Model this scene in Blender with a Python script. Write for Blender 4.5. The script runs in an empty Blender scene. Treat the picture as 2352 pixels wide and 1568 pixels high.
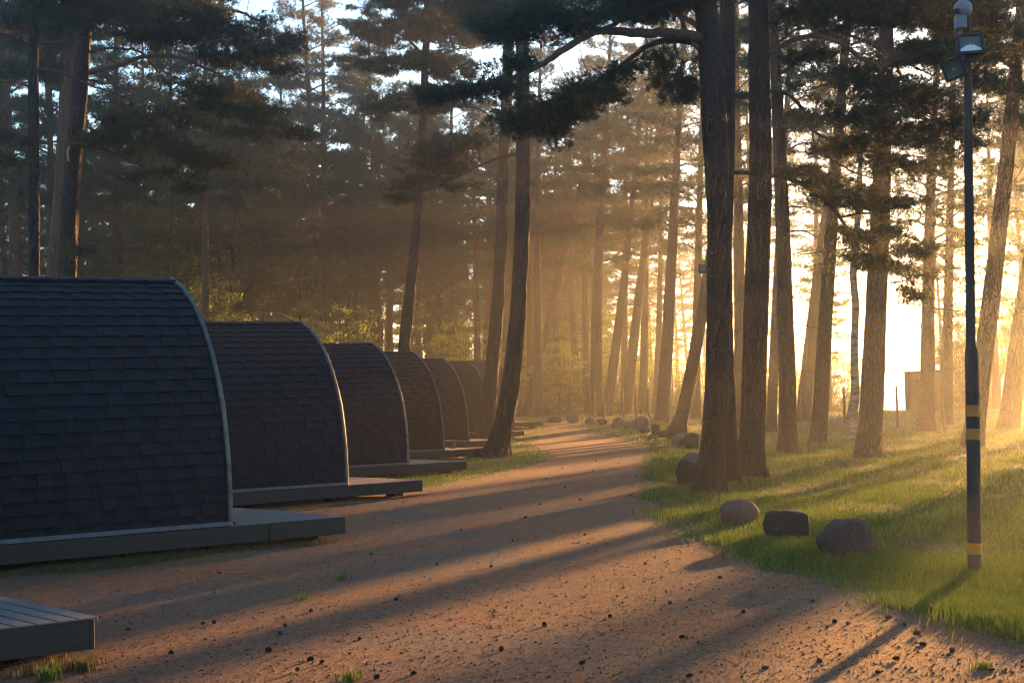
import bpy, math, random
import numpy as np
from mathutils import Vector, Matrix

# ------------------------------------------------------------------ camera, sky, sun, exposure
S = bpy.context.scene
COL = S.collection
F = 3600.0; CX, CY = 1176.0, 784.0          # focal length and centre in the photograph's pixels (2352 wide)
CAMH = 1.6
PITCH, ROLL = math.radians(1.92), math.radians(1.5)
SUN_AZ, SUN_EL = math.radians(26), math.radians(6.2)
fw = Vector((0, math.cos(PITCH), math.sin(PITCH)))
r0 = Vector((1, 0, 0)); u0 = Vector((0, -math.sin(PITCH), math.cos(PITCH)))
rt = r0 * math.cos(ROLL) - u0 * math.sin(ROLL)
up = r0 * math.sin(ROLL) + u0 * math.cos(ROLL)
cam_d = bpy.data.cameras.new("camera"); cam = bpy.data.objects.new("camera", cam_d); COL.objects.link(cam)
cam.matrix_world = Matrix(((rt.x, up.x, -fw.x, 0), (rt.y, up.y, -fw.y, 0), (rt.z, up.z, -fw.z, CAMH), (0, 0, 0, 1)))
cam_d.sensor_width = 36; cam_d.lens = 36 * F / 2352; cam_d.clip_start = 0.1; cam_d.clip_end = 3000
S.camera = cam

W = bpy.data.worlds.new("World"); S.world = W; W.use_nodes = True
wn = W.node_tree; bg = wn.nodes["Background"]
sky = wn.nodes.new("ShaderNodeTexSky"); sky.sky_type = 'NISHITA'; sky.sun_disc = False
sky.sun_elevation = SUN_EL; sky.sun_rotation = SUN_AZ; sky.air_density = 1.0; sky.dust_density = 0.4; sky.ozone_density = 2.6
wn.links.new(sky.outputs[0], bg.inputs[0]); bg.inputs[1].default_value = 0.09

sd = Vector((math.sin(SUN_AZ) * math.cos(SUN_EL), math.cos(SUN_AZ) * math.cos(SUN_EL), math.sin(SUN_EL)))
sl = bpy.data.lights.new("sun", 'SUN'); sl.energy = 5.0; sl.angle = math.radians(0.8); sl.color = (1.0, 0.46, 0.13)
so = bpy.data.objects.new("sun", sl); COL.objects.link(so); so.rotation_euler = sd.to_track_quat('Z', 'Y').to_euler()
so.location = (30, 60, 40)

HAZE_DENSITY, HAZE_G = 0.0015, 0.82
S.view_settings.view_transform = 'Standard'; S.view_settings.look = 'None'; S.view_settings.gamma = 1.0
S.view_settings.use_curve_mapping = False
S.view_settings.exposure = 2.6
S.render.engine = 'CYCLES'
cy = S.cycles
cy.use_denoising = True
try: cy.denoiser = 'OPENIMAGEDENOISE'
except Exception as e: print(e)
cy.max_bounces = 5; cy.diffuse_bounces = 2; cy.glossy_bounces = 2; cy.transmission_bounces = 3
cy.volume_bounces = 0; cy.transparent_max_bounces = 8; cy.sample_clamp_indirect = 4.0
cy.caustics_reflective = False; cy.caustics_refractive = False
cy.use_adaptive_sampling = False; cy.filter_width = 1.15

# ------------------------------------------------------------------ helpers
random.seed(7); RNG = np.random.default_rng(7)
def sstep(a, b, x):
    t = np.clip((np.asarray(x, float) - a) / (b - a), 0, 1); return t * t * (3 - 2 * t)
def height(x, y):
    x = np.asarray(x, float); y = np.asarray(y, float)
    h = 0.45 * sstep(48, 74, y) * (1 - 0.35 * sstep(4, 12, x))
    h = h + 0.035 * np.sin(x * .55 + 1.3) * np.sin(y * .31 + .4) * sstep(12, 22, y) * sstep(1.2, 4, x)
    h = h - 1.6 * sstep(84, 96, y) * sstep(-14, -6, x)      # falls to the sea
    h = h - 0.9 * sstep(77, 86, y) * sstep(6, 12, x)
    return h
def ray(px, py):
    d = fw + rt * ((px - CX) / F) + up * ((CY - py) / F); return d
def at(px, py, Y):
    d = ray(px, py); return Vector((0, 0, CAMH)) + d * (Y / d.y)
def ground(px, py, zoff=0.0):
    d = ray(px, py); t = 4.0
    while t < 300:
        p = Vector((0, 0, CAMH)) + d * t
        if p.z <= float(height(p.x, p.y)) + zoff: return p
        t += 0.04
    return p
def link(o, parent=None):
    COL.objects.link(o)
    if parent is not None: o.parent = parent
    return o
def tag(o, label=None, cat=None, group=None, kind=None):
    if label: o["label"] = label
    if cat: o["category"] = cat
    if group: o["group"] = group
    if kind: o["kind"] = kind
    return o
def empty(name, loc=(0, 0, 0), rz=0, label=None, cat=None, group=None):
    o = bpy.data.objects.new(name, None); o.empty_display_size = .3
    o.location = loc; o.rotation_euler = (0, 0, rz); link(o); return tag(o, label, cat, group)

def add_tone(o, per):
    n = len(o.data.vertices); t = np.repeat(np.random.default_rng(n).uniform(0, 1, n // per + 1), per)[:n].astype(np.float32)
    a = o.data.attributes.new("tone", 'FLOAT', 'POINT'); a.data.foreach_set("value", t); return o
class MB:
    """collects vertices and faces of any size and builds ONE mesh"""
    def __init__(s): s.v = []; s.n = 0; s.f = {}; s.m = {}
    def add(s, V, Fs, mat=0):
        V = np.asarray(V, float).reshape(-1, 3); Fs = np.asarray(Fs, int)
        if len(Fs) == 0: return
        k = Fs.shape[1]; s.v.append(V); s.f.setdefault(k, []).append(Fs + s.n); s.m.setdefault(k, []).append(np.full(len(Fs), mat)); s.n += len(V)
    def box(s, c, d, M=None, mat=0):
        x, y, z = np.asarray(d, float) / 2
        V = np.array([[-x,-y,-z],[x,-y,-z],[x,y,-z],[-x,y,-z],[-x,-y,z],[x,-y,z],[x,y,z],[-x,y,z]])
        if M is not None: V = V @ np.array(M.to_3x3()).T
        s.add(V + np.asarray(c, float), [[3,2,1,0],[4,5,6,7],[0,1,5,4],[1,2,6,5],[2,3,7,6],[3,0,4,7]], mat)
    def tube(s, P, R, n=8, cap=True, mat=0, disp=None):
        V, Fq, caps = tube_arrays(P, R, n, disp); s.add(V, Fq, mat)
        if cap:
            m = len(P); a = np.arange(n)
            s.add(np.vstack([V[:n], V[:n].mean(0)]), np.stack([(a + 1) % n, a, np.full(n, n)], 1), mat)
            e = V[(m - 1) * n:]; s.add(np.vstack([e, e.mean(0)]), np.stack([a, (a + 1) % n, np.full(n, n)], 1), mat)
    def mesh(s, name, smooth=False):
        V = np.vstack(s.v); me = bpy.data.meshes.new(name)
        me.vertices.add(len(V)); me.vertices.foreach_set("co", V.astype(np.float32).ravel())
        loops = []; starts = []; mats = []; off = 0
        for k in s.f:
            A = np.vstack(s.f[k]); loops.append(A.ravel()); starts.append(off + np.arange(len(A)) * k); off += A.size; mats.append(np.concatenate(s.m[k]))
        L = np.concatenate(loops).astype(np.int32); st = np.concatenate(starts).astype(np.int32); mt = np.concatenate(mats).astype(np.int32)
        me.loops.add(len(L)); me.loops.foreach_set("vertex_index", L)
        me.polygons.add(len(st)); me.polygons.foreach_set("loop_start", st); me.polygons.foreach_set("material_index", mt)
        me.polygons.foreach_set("use_smooth", np.full(len(st), smooth))
        me.update(calc_edges=True); me.validate(); return me
    def build(s, name, mats, parent=None, smooth=False, bevel=0):
        me = s.mesh(name, smooth)
        for m in (mats if isinstance(mats, (list, tuple)) else [mats]): me.materials.append(m)
        o = link(bpy.data.objects.new(name, me), parent)
        if bevel:
            b = o.modifiers.new("bevel", 'BEVEL'); b.width = bevel; b.segments = 2; b.limit_method = 'ANGLE'
        return o
def tube_arrays(P, R, n, disp=None):
    P = np.asarray([tuple(p) for p in P], float); m = len(P); R = np.broadcast_to(np.asarray(R, float), (m,))
    T = np.gradient(P, axis=0); T /= np.linalg.norm(T, axis=1)[:, None] + 1e-9
    a0 = np.array([0, 1, 0]) if abs(T[0][1]) < .9 else np.array([1, 0, 0])
    N = np.zeros((m, 3)); x = a0 - T[0] * a0.dot(T[0]); N[0] = x / np.linalg.norm(x)
    for i in range(1, m):
        x = N[i-1] - T[i] * N[i-1].dot(T[i]); N[i] = x / (np.linalg.norm(x) + 1e-9)
    B = np.cross(T, N); ang = np.linspace(0, 2 * np.pi, n, endpoint=False)
    rr = np.repeat(R[:, None], n, 1)
    if disp is not None: rr = rr * disp(ang, P[:, 2])
    V = P[:, None] + rr[..., None] * (np.cos(ang)[None, :, None] * N[:, None] + np.sin(ang)[None, :, None] * B[:, None])
    i = np.arange(m - 1)[:, None] * n; j = np.arange(n)[None, :]; k = (j + 1) % n
    Fq = np.stack([i + j, i + k, i + n + k, i + n + j], -1).reshape(-1, 4)
    return V.reshape(-1, 3), Fq, None
def spline(P, step):
    """Catmull-Rom through the points (any dimension), resampled about every step"""
    P = np.asarray([tuple(p) for p in P], float)
    if len(P) == 2:
        n = max(2, int(np.linalg.norm((P[1] - P[0])[:3]) / step) + 1); t = np.linspace(0, 1, n)[:, None]; return P[0] * (1 - t) + P[1] * t
    Q = np.vstack([2 * P[0] - P[1], P, 2 * P[-1] - P[-2]]); out = []
    for i in range(1, len(Q) - 2):
        n = max(1, int(np.linalg.norm((Q[i+1] - Q[i])[:3]) / step)); t = np.linspace(0, 1, n, endpoint=False)[:, None]
        a, b, c, d = Q[i-1], Q[i], Q[i+1], Q[i+2]
        out.append(.5 * (2 * b + (c - a) * t + (2 * a - 5 * b + 4 * c - d) * t**2 + (-a + 3 * b - 3 * c + d) * t**3))
    out.append(P[-1:]); return np.vstack(out)
def unit(v): return v / (np.linalg.norm(v, axis=-1, keepdims=True) + 1e-9)
def tufts(P, D, length, width, k, rng):
    """k needle triangles round each point P, leaning along D"""
    n = len(P); P = np.repeat(P, k, 0); D = np.repeat(D, k, 0)
    nd = unit(D * .75 + unit(rng.normal(size=(n * k, 3))) * .95)
    ln = length * rng.uniform(.7, 1.25, (n * k, 1)); side = unit(np.cross(nd, rng.normal(size=(n * k, 3)))) * width * .5
    b = P - D * rng.uniform(0, length * .7, (n * k, 1))
    V = np.stack([b - side, b + side, b + nd * ln], 1).reshape(-1, 3)
    return V, np.arange(n * k * 3).reshape(-1, 3)
def leaves(P, size, rng):
    n = len(P); a = unit(rng.normal(size=(n, 3))); b = unit(np.cross(a, rng.normal(size=(n, 3)))); s = size * rng.uniform(.6, 1.3, (n, 1))
    V = np.stack([P - a * s * .5, P + b * s * .3, P + a * s * .5, P - b * s * .3], 1).reshape(-1, 3)
    return V, np.arange(n * 4).reshape(-1, 4)
def in_ball(n, rng):
    v = unit(rng.normal(size=(n, 3))); return v * rng.uniform(0, 1, (n, 1)) ** (1 / 2.4)

# ------------------------------------------------------------------ materials
def newmat(name):
    m = bpy.data.materials.new(name); m.use_nodes = True; nt = m.node_tree; b = nt.nodes["Principled BSDF"]; return m, nt, b
def N(nt, t, **kw):
    n = nt.nodes.new(t)
    for k, v in kw.items():
        if hasattr(n, k) and not k[0].isupper(): setattr(n, k, v)
        else: n.inputs[k.replace("_", " ")].default_value = v
    return n
def ramp(nt, fac, stops):
    r = nt.nodes.new("ShaderNodeValToRGB"); e = r.color_ramp.elements
    while len(e) < len(stops): e.new(.5)
    for i, (p, c) in enumerate(stops): e[i].position = p; e[i].color = (*c, 1)
    nt.links.new(fac, r.inputs[0]); return r.outputs[0]
def coords(nt, kind="Object", scale=None):
    t = nt.nodes.new("ShaderNodeTexCoord").outputs[kind]
    if scale:
        mp = nt.nodes.new("ShaderNodeMapping"); nt.links.new(t, mp.inputs[0]); mp.inputs[3].default_value = scale; return mp.outputs[0]
    return t
def bump(nt, b, h, strength, dist):
    bp = N(nt, "ShaderNodeBump"); bp.inputs["Strength"].default_value = strength; bp.inputs["Distance"].default_value = dist
    nt.links.new(h, bp.inputs["Height"]); nt.links.new(bp.outputs[0], b.inputs["Normal"])
def noise(nt, vec, scale, detail=4, rough=.55):
    n = N(nt, "ShaderNodeTexNoise"); n.inputs["Scale"].default_value = scale; n.inputs["Detail"].default_value = detail; n.inputs["Roughness"].default_value = rough
    if vec is not None: nt.links.new(vec, n.inputs["Vector"])
    return n.outputs[0]
def mix(nt, fac, a, b, mode='MIX'):
    m = nt.nodes.new("ShaderNodeMix"); m.data_type = 'RGBA'; m.blend_type = mode
    if isinstance(fac, (int, float)): m.inputs[0].default_value = fac
    else: nt.links.new(fac, m.inputs[0])
    for s, i in ((a, 6), (b, 7)):
        if isinstance(s, tuple): m.inputs[i].default_value = (*s, 1)
        else: nt.links.new(s, m.inputs[i])
    return m.outputs[2]

def mat_simple(name, c1, c2, scale=6, rough=.7, bmp=0.0, bdist=.005, stretch=None, metal=0, detail=5):
    m, nt, b = newmat(name); v = coords(nt, "Object", stretch); n = noise(nt, v, scale, detail, .6)
    nt.links.new(ramp(nt, n, [(.3, c1), (.7, c2)]), b.inputs["Base Color"]); b.inputs["Roughness"].default_value = rough; b.inputs["Metallic"].default_value = metal
    if bmp: bump(nt, b, n, bmp, bdist)
    return m
def mat_bark(name, dark, light, orange, z0, z1):
    m, nt, b = newmat(name); v = coords(nt, "Object", (7.5, 7.5, 1.7))
    wob = noise(nt, coords(nt, "Object"), 3.0, 3); 
    ad = nt.nodes.new("ShaderNodeVectorMath"); ad.operation = 'MULTIPLY_ADD'; ad.inputs[1].default_value = (1.2, 1.2, 1.2)
    nt.links.new(wob, ad.inputs[0]); nt.links.new(v, ad.inputs[2])
    vo = nt.nodes.new("ShaderNodeTexVoronoi"); vo.feature = 'DISTANCE_TO_EDGE'; vo.inputs["Scale"].default_value = 2.2; nt.links.new(ad.outputs[0], vo.inputs["Vector"])
    n = noise(nt, v, 6, 6, .65)
    plate = ramp(nt, vo.outputs["Distance"], [(.0, (0, 0, 0)), (.14, (.75, .75, .75)), (.4, (1, 1, 1))])
    basec = mix(nt, plate, dark, ramp(nt, n, [(.3, tuple(.6 * x for x in light)), (.7, light)]))
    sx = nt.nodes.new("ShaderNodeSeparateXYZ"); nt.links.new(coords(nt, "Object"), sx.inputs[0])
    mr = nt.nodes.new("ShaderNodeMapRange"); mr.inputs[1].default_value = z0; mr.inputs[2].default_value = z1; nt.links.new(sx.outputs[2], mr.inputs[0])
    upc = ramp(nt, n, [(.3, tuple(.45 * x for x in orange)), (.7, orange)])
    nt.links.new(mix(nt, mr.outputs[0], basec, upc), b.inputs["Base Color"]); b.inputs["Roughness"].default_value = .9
    hh = nt.nodes.new("ShaderNodeMath"); hh.operation = 'MULTIPLY_ADD'; hh.inputs[1].default_value = .35; nt.links.new(n, hh.inputs[0]); nt.links.new(plate, hh.inputs[2])
    bump(nt, b, hh.outputs[0], .9, .035); return m
def mat_leaf(name, c1, c2, c3, scale=1.6, trans=.35, tcol=None, tone=False):
    m, nt, b = newmat(name); nt.nodes.remove(b); out = nt.nodes["Material Output"]
    g = nt.nodes.new("ShaderNodeNewGeometry"); n = noise(nt, g.outputs["Position"], scale, 3); n2 = noise(nt, g.outputs["Position"], scale * 9, 1)
    c = mix(nt, .35, ramp(nt, n, [(.28, c1), (.5, c2), (.75, c3)]), ramp(nt, n2, [(.3, c1), (.7, c3)]))
    if tone:
        a_ = nt.nodes.new("ShaderNodeAttribute"); a_.attribute_name = "tone"
        c = mix(nt, .6, c, ramp(nt, a_.outputs["Fac"], [(0, tuple(.35 * x for x in c1)), (.45, c2), (.8, c3), (1, tuple(1.5 * x for x in c3))]))
    d = nt.nodes.new("ShaderNodeBsdfPrincipled"); d.inputs["Roughness"].default_value = .6; d.inputs["Specular IOR Level"].default_value = .25; nt.links.new(c, d.inputs["Base Color"])
    t = nt.nodes.new("ShaderNodeBsdfTranslucent")
    if tcol: nt.links.new(mix(nt, .6, c, tcol), t.inputs[0])
    else: nt.links.new(c, t.inputs[0])
    mx = nt.nodes.new("ShaderNodeMixShader"); mx.inputs[0].default_value = trans
    nt.links.new(d.outputs[0], mx.inputs[1]); nt.links.new(t.outputs[0], mx.inputs[2]); nt.links.new(mx.outputs[0], out.inputs[0]); return m

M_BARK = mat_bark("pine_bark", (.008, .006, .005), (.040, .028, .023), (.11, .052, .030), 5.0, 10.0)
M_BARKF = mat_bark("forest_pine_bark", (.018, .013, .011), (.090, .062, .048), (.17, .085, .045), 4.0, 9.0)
M_LIMB = mat_simple("pine_limb_bark", (.05, .03, .02), (.16, .085, .05), 14, .9, .5, .01)
M_BIRCH = mat_simple("birch_bark", (.03, .027, .024), (.26, .24, .21), 3.2, .8, .4, .01, (1, 1, 3.0))
M_NEEDLE = mat_leaf("pine_needles", (.018, .035, .022), (.030, .055, .030), (.060, .085, .035), 1.5, .30, (.14, .13, .03))
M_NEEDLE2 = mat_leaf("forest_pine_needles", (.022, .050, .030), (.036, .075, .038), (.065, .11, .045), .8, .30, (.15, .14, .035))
M_LEAF = mat_leaf("bush_leaves", (.06, .12, .02), (.11, .19, .03), (.17, .25, .05), 1.2, .58, (.34, .38, .05))
M_GRASS = mat_leaf("grass_blades", (.035, .10, .016), (.085, .16, .022), (.19, .22, .045), .55, .38, (.15, .23, .03), True)
M_DRYGRASS = mat_leaf("dry_grass_blades", (.05, .06, .02), (.10, .095, .035), (.19, .15, .07), .9, .35, (.2, .17, .05), True)

# ------------------------------------------------------------------ the setting: ground, path, gravel, water
def grid_mesh(xs, ys, zf, keep=None):
    X, Y = np.meshgrid(xs, ys); V = np.stack([X, Y, zf(X, Y)], -1).reshape(-1, 3); nx = len(xs)
    i, j = np.meshgrid(np.arange(len(xs) - 1), np.arange(len(ys) - 1)); a = (j * nx + i).ravel()
    return V, np.stack([a, a + 1, a + nx + 1, a + nx], 1)
def m_ground():
    m, nt, b = newmat("forest_floor"); g = nt.nodes.new("ShaderNodeNewGeometry").outputs["Position"]
    big = noise(nt, g, .45, 4); fine = noise(nt, g, 34, 5, .7); mid = noise(nt, g, 5, 4)
    grass = ramp(nt, mid, [(.3, (.025, .04, .012)), (.7, (.055, .065, .02))]); dirt = ramp(nt, fine, [(.3, (.07, .05, .03)), (.7, (.17, .115, .06))])
    c = mix(nt, ramp(nt, big, [(.40, (0, 0, 0)), (.58, (1, 1, 1))]), grass, dirt)
    nt.links.new(c, b.inputs["Base Color"]); b.inputs["Roughness"].default_value = .95; bump(nt, b, fine, .8, .03); return m
def m_path():
    m, nt, b = newmat("gravel_path"); g = nt.nodes.new("ShaderNodeNewGeometry").outputs["Position"]
    big = noise(nt, g, .55, 4, .6); mid = noise(nt, g, 6, 5, .65); 
    vo = nt.nodes.new("ShaderNodeTexVoronoi"); vo.inputs["Scale"].default_value = 85; nt.links.new(g, vo.inputs["Vector"])
    hsv = nt.nodes.new("ShaderNodeSeparateColor"); nt.links.new(vo.outputs["Color"], hsv.inputs[0])
    grey = ramp(nt, hsv.outputs[0], [(.1, (.045, .025, .014)), (.55, (.13, .068, .036)), (.95, (.27, .165, .095))])
    red = ramp(nt, hsv.outputs[1], [(.1, (.085, .026, .006)), (.6, (.30, .085, .016)), (.95, (.40, .155, .042))])
    c = mix(nt, ramp(nt, big, [(.38, (0.15, 0.15, 0.15)), (.54, (1, 1, 1))]), grey, red)
    c = mix(nt, ramp(nt, mid, [(.35, (.55, .55, .55)), (.6, (0, 0, 0))]), c, (.07, .042, .026))
    nt.links.new(c, b.inputs["Base Color"]); b.inputs["Roughness"].default_value = .9
    hh = nt.nodes.new("ShaderNodeMath"); hh.operation = 'MULTIPLY_ADD'; hh.inputs[1].default_value = -1.0; m2 = nt.nodes.new('ShaderNodeMath'); m2.operation = 'MULTIPLY'; m2.inputs[1].default_value = .45; nt.links.new(noise(nt, g, 75, 3, .6), m2.inputs[0])
    nt.links.new(vo.outputs["Distance"], hh.inputs[0]); nt.links.new(m2.outputs[0], hh.inputs[2])
    bump(nt, b, hh.outputs[0], .45, .006); return m
def m_water():
    m, nt, b = newmat("sea_water"); g = coords(nt, "Object", (1, .45, 1)); n = noise(nt, g, .9, 5, .6)
    b.inputs["Base Color"].default_value = (.02, .035, .04, 1); b.inputs["Roughness"].default_value = .12; b.inputs["Specular IOR Level"].default_value = .6
    bump(nt, b, n, .5, .25); return m
M_PATH = m_path()

g = MB()
xs = np.concatenate([[-600, -300, -150, -80], np.arange(-50, 60.1, 1.0), [80, 150, 300, 600]])
ys = np.concatenate([[-40, -15], np.arange(-4, 110, 1.0), [125, 160, 250, 400, 600]])
g.add(*grid_mesh(xs, ys, lambda x, y: height(x, y)))
tag(g.build("ground", m_ground(), smooth=True), kind='structure')
w = MB(); w.add(*grid_mesh(np.array([-600, 0, 600.]), np.array([78, 250, 600.]), lambda x, y: x * 0 - .55))
tag(w.build("water", m_water()), kind='structure')

# path edges, read off the photograph on the ground
R_EDGE = np.array([(p.x, p.y) for p in [ground(*q) for q in
    [(2480, 1568), (2352, 1482), (2100, 1392), (1870, 1345), (1700, 1275), (1530, 1212), (1478, 1130), (1490, 1060), (1505, 1036), (1470, 1016), (1420, 1002), (1350, 990)]]])
L_EDGE = np.array([(p.x, p.y) for p in [ground(*q) for q in
    [(600, 1175), (990, 1118), (1120, 1092), (1240, 1066), (1275, 1045), (1215, 1022), (1240, 1000), (1262, 986)]]])
def edge_r(y):
    y = np.asarray(y, float); a = np.argsort(R_EDGE[:, 1]); return np.interp(y, R_EDGE[a, 1], R_EDGE[a, 0])
def edge_l(y):
    y = np.asarray(y, float); a = np.argsort(L_EDGE[:, 1]); return np.where(y < 19.5, -12.0, np.interp(y, L_EDGE[a, 1], L_EDGE[a, 0]))
def wav(y): return .10 * np.sin(y * 2.1) + .06 * np.sin(y * 5.3 + 1)
p = MB(); ys = np.concatenate([np.arange(3, 30, .1), np.arange(30, 66, .25)]); nx = 40
el = edge_l(ys) + wav(ys + 3) * .8; er = edge_r(ys) + wav(ys)
X = el[:, None] + (er - el)[:, None] * np.linspace(0, 1, nx)[None]; Y = np.repeat(ys[:, None], nx, 1)
V = np.stack([X, Y, height(X, Y) + .006], -1).reshape(-1, 3); i, j = np.meshgrid(np.arange(nx - 1), np.arange(len(ys) - 1)); a = (j * nx + i).ravel()
p.add(V, np.stack([a, a + 1, a + nx + 1, a + nx], 1))
tag(p.build("path", M_PATH, smooth=True), kind='structure')

def scatter(n, y0, y1, xf0, xf1, rng, power=2):
    """ground points with a density that falls with distance"""
    u = rng.uniform(size=n); Yv = 1 / (1 / y0 + u * (1 / y1 - 1 / y0)) if power == 2 else y0 + u * (y1 - y0)
    Xv = Yv * rng.uniform(xf0, xf1, n); return Xv, Yv
def blades(x, y, hgt, wid, rng, z0=0):
    n = len(x); hgt = np.broadcast_to(hgt, (n,)); wid = np.broadcast_to(wid, (n,))
    az = rng.uniform(0, 2 * np.pi, n); ln = rng.uniform(.1, .7, n) * hgt; az2 = rng.uniform(0, 2 * np.pi, n)
    B = np.stack([x, y, height(x, y) + z0], 1); s = np.stack([np.cos(az), np.sin(az), 0 * az], 1) * (wid / 2)[:, None]
    lean = np.stack([np.cos(az2), np.sin(az2), 0 * az], 1)
    Mid = B + lean * (ln * .3)[:, None] + np.array([0, 0, 1]) * (hgt * .6)[:, None]; T = B + lean * ln[:, None] + np.array([0, 0, 1]) * hgt[:, None]
    V = np.stack([B - s, B + s, Mid + s * .8, Mid - s * .8, T], 1).reshape(-1, 3); o = (np.arange(n) * 5)[:, None]
    return V, np.concatenate([o + [[0, 1, 2]], o + [[0, 2, 3]], o + [[3, 2, 4]]])
def patchy(x, y):
    return .5 + .25 * np.sin(x * 1.9 + 1.2 * np.sin(y * .8)) + .25 * np.sin(y * 1.3 + 1.7 * np.sin(x * 1.1 + 2))
gb = MB(); x, y = scatter(300000, 9.5, 80, -.06, .40, RNG); er = edge_r(y)
pt = patchy(x * 1.3, y * 1.1)
edge_d = x - er - wav(y) + RNG.normal(0, .10, len(x)) * (1 + 1.5 * RNG.uniform(size=len(x)) ** 4)
k = (edge_d > 0) & (RNG.uniform(size=len(x)) < .30 + .75 * pt) & ~((y > 76) & (x > 7)); x, y, pt, edge_d = x[k], y[k], pt[k], edge_d[k]
hg = (.028 + .055 * pt * RNG.uniform(.4, 1.25, len(x))) * (1 + .35 * np.exp(-((edge_d - .5) / .5) ** 2)) * (1 + .012 * y)
gb.add(*blades(x, y, hg, .0085 * (y / 14) ** .8, RNG))
x, y = scatter(60000, 26, 80, -.10, .10, RNG); k = (x < edge_l(y) - .1 + RNG.normal(0, .2, len(x))) & (RNG.uniform(size=len(x)) < .25 + .6 * patchy(x, y)); x, y = x[k], y[k]
gb.add(*blades(x, y, .04 + .05 * RNG.uniform(size=len(x)), .010 * (y / 30), RNG))
tag(add_tone(gb.build("grass", M_GRASS), 5), "fresh green grass on the right of the path and in patches by the cabins", "grass", kind='stuff')
dg = MB()
def strip(pa, pb, wd, n, hh):
    a = ground(*pa); b = ground(*pb); t = RNG.uniform(size=n); off = RNG.normal(0, wd, n)
    x = a.x + (b.x - a.x) * t + off * .5; y = a.y + (b.y - a.y) * t + off; kk = RNG.uniform(size=n) < .15 + .8 * patchy(x * 1.6, y * 1.6); x, y = x[kk], y[kk]
    dg.add(*blades(x, y, hh * RNG.uniform(.4, 1.2, len(x)), .006, RNG))
strip((-60, 1330), (420, 1285), .35, 9000, .05); strip((0, 1310), (760, 1250), .12, 4000, .07); strip((330, 1275), (400, 1265), .08, 900, .12)
strip((600, 1185), (960, 1140), .5, 4000, .04); strip((940, 1100), (1120, 1085), .6, 3500, .05); strip((60, 1555), (215, 1535), .10, 700, .10)
tag(add_tone(dg.build("dry_grass", M_DRYGRASS), 5), "thin dull grass along the bases of the cabin decks", "grass", kind='stuff')
m, nt, b = newmat("loose_pebbles"); a_ = nt.nodes.new("ShaderNodeAttribute"); a_.attribute_name = "tone"
nt.links.new(ramp(nt, a_.outputs["Fac"], [(0, (.04, .018, .010)), (.3, (.13, .055, .026)), (.55, (.34, .10, .02)), (.85, (.25, .12, .05)), (1, (.46, .29, .16))]), b.inputs["Base Color"]); b.inputs["Roughness"].default_value = .85; M_PEB = m
# loose pebbles and needle litter on the path
pb = MB(); x, y = scatter(100000, 7.6, 34, -.36, .36, RNG); k = (x < edge_r(y) + .15) & (x > edge_l(y)); x, y = x[k], y[k]; n = len(x)
s = np.where(RNG.uniform(size=n) < .05, RNG.uniform(.005, .0105, n), RNG.uniform(.0014, .0036, n)) * (1 + .02 * y); z = height(x, y) + .006 + s * .25
O = np.array([[1,0,0],[0,1,0],[-1,0,0],[0,-1,0],[0,0,.8],[0,0,-.6]]); rot = RNG.uniform(0, 6.28, n); c_, s_ = np.cos(rot), np.sin(rot)
V = O[None].repeat(n, 0) * RNG.uniform(.6, 1.4, (n, 6, 3)); Vx = V[..., 0] * c_[:, None] - V[..., 1] * s_[:, None]; Vy = V[..., 0] * s_[:, None] + V[..., 1] * c_[:, None]
V = np.stack([Vx, Vy, V[..., 2]], -1) * s[:, None, None] + np.stack([x, y, z], 1)[:, None]
Ft = np.array([[0,1,4],[1,2,4],[2,3,4],[3,0,4],[1,0,5],[2,1,5],[3,2,5],[0,3,5]])
pb.add(V.reshape(-1, 3), (np.arange(n)[:, None, None] * 6 + Ft[None]).reshape(-1, 3))
tag(add_tone(pb.build("gravel", M_PEB), 6), "loose gravel and litter strewn over the path", "gravel", kind='stuff')

nb = MB(); x, y = scatter(70000, 7.6, 40, -.36, .36, RNG); k = (x < edge_r(y) + .5) & (x > edge_l(y)) & (RNG.uniform(size=len(x)) < .15 + 1.1 * patchy(x * 1.1 + 3, y * .9) ** 2); x, y = x[k], y[k]; n = len(x)
a_ = RNG.uniform(0, 6.28, n); ln_ = RNG.uniform(.02, .045, n); d_ = np.stack([np.cos(a_), np.sin(a_), RNG.normal(0, .12, n)], 1) * ln_[:, None]; w_ = np.stack([-np.sin(a_), np.cos(a_), 0 * a_], 1) * (.0013 * (y / 10) ** .7)[:, None]
c_ = np.stack([x, y, height(x, y) + .012], 1); V = np.stack([c_ - d_ - w_, c_ - d_ + w_, c_ + d_ + w_, c_ + d_ - w_], 1).reshape(-1, 3); nb.add(V, np.arange(4 * n).reshape(-1, 4))
m, nt, b = newmat("needle_litter"); q_ = nt.nodes.new("ShaderNodeAttribute"); q_.attribute_name = "tone"
nt.links.new(ramp(nt, q_.outputs["Fac"], [(0, (.05, .02, .008)), (.5, (.22, .085, .025)), (1, (.42, .20, .08))]), b.inputs["Base Color"]); b.inputs["Roughness"].default_value = .8
tag(add_tone(nb.build("needle_litter", m), 4), "rusty fallen pine needles drifted over the gravel path", "needle litter", kind='stuff')

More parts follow.
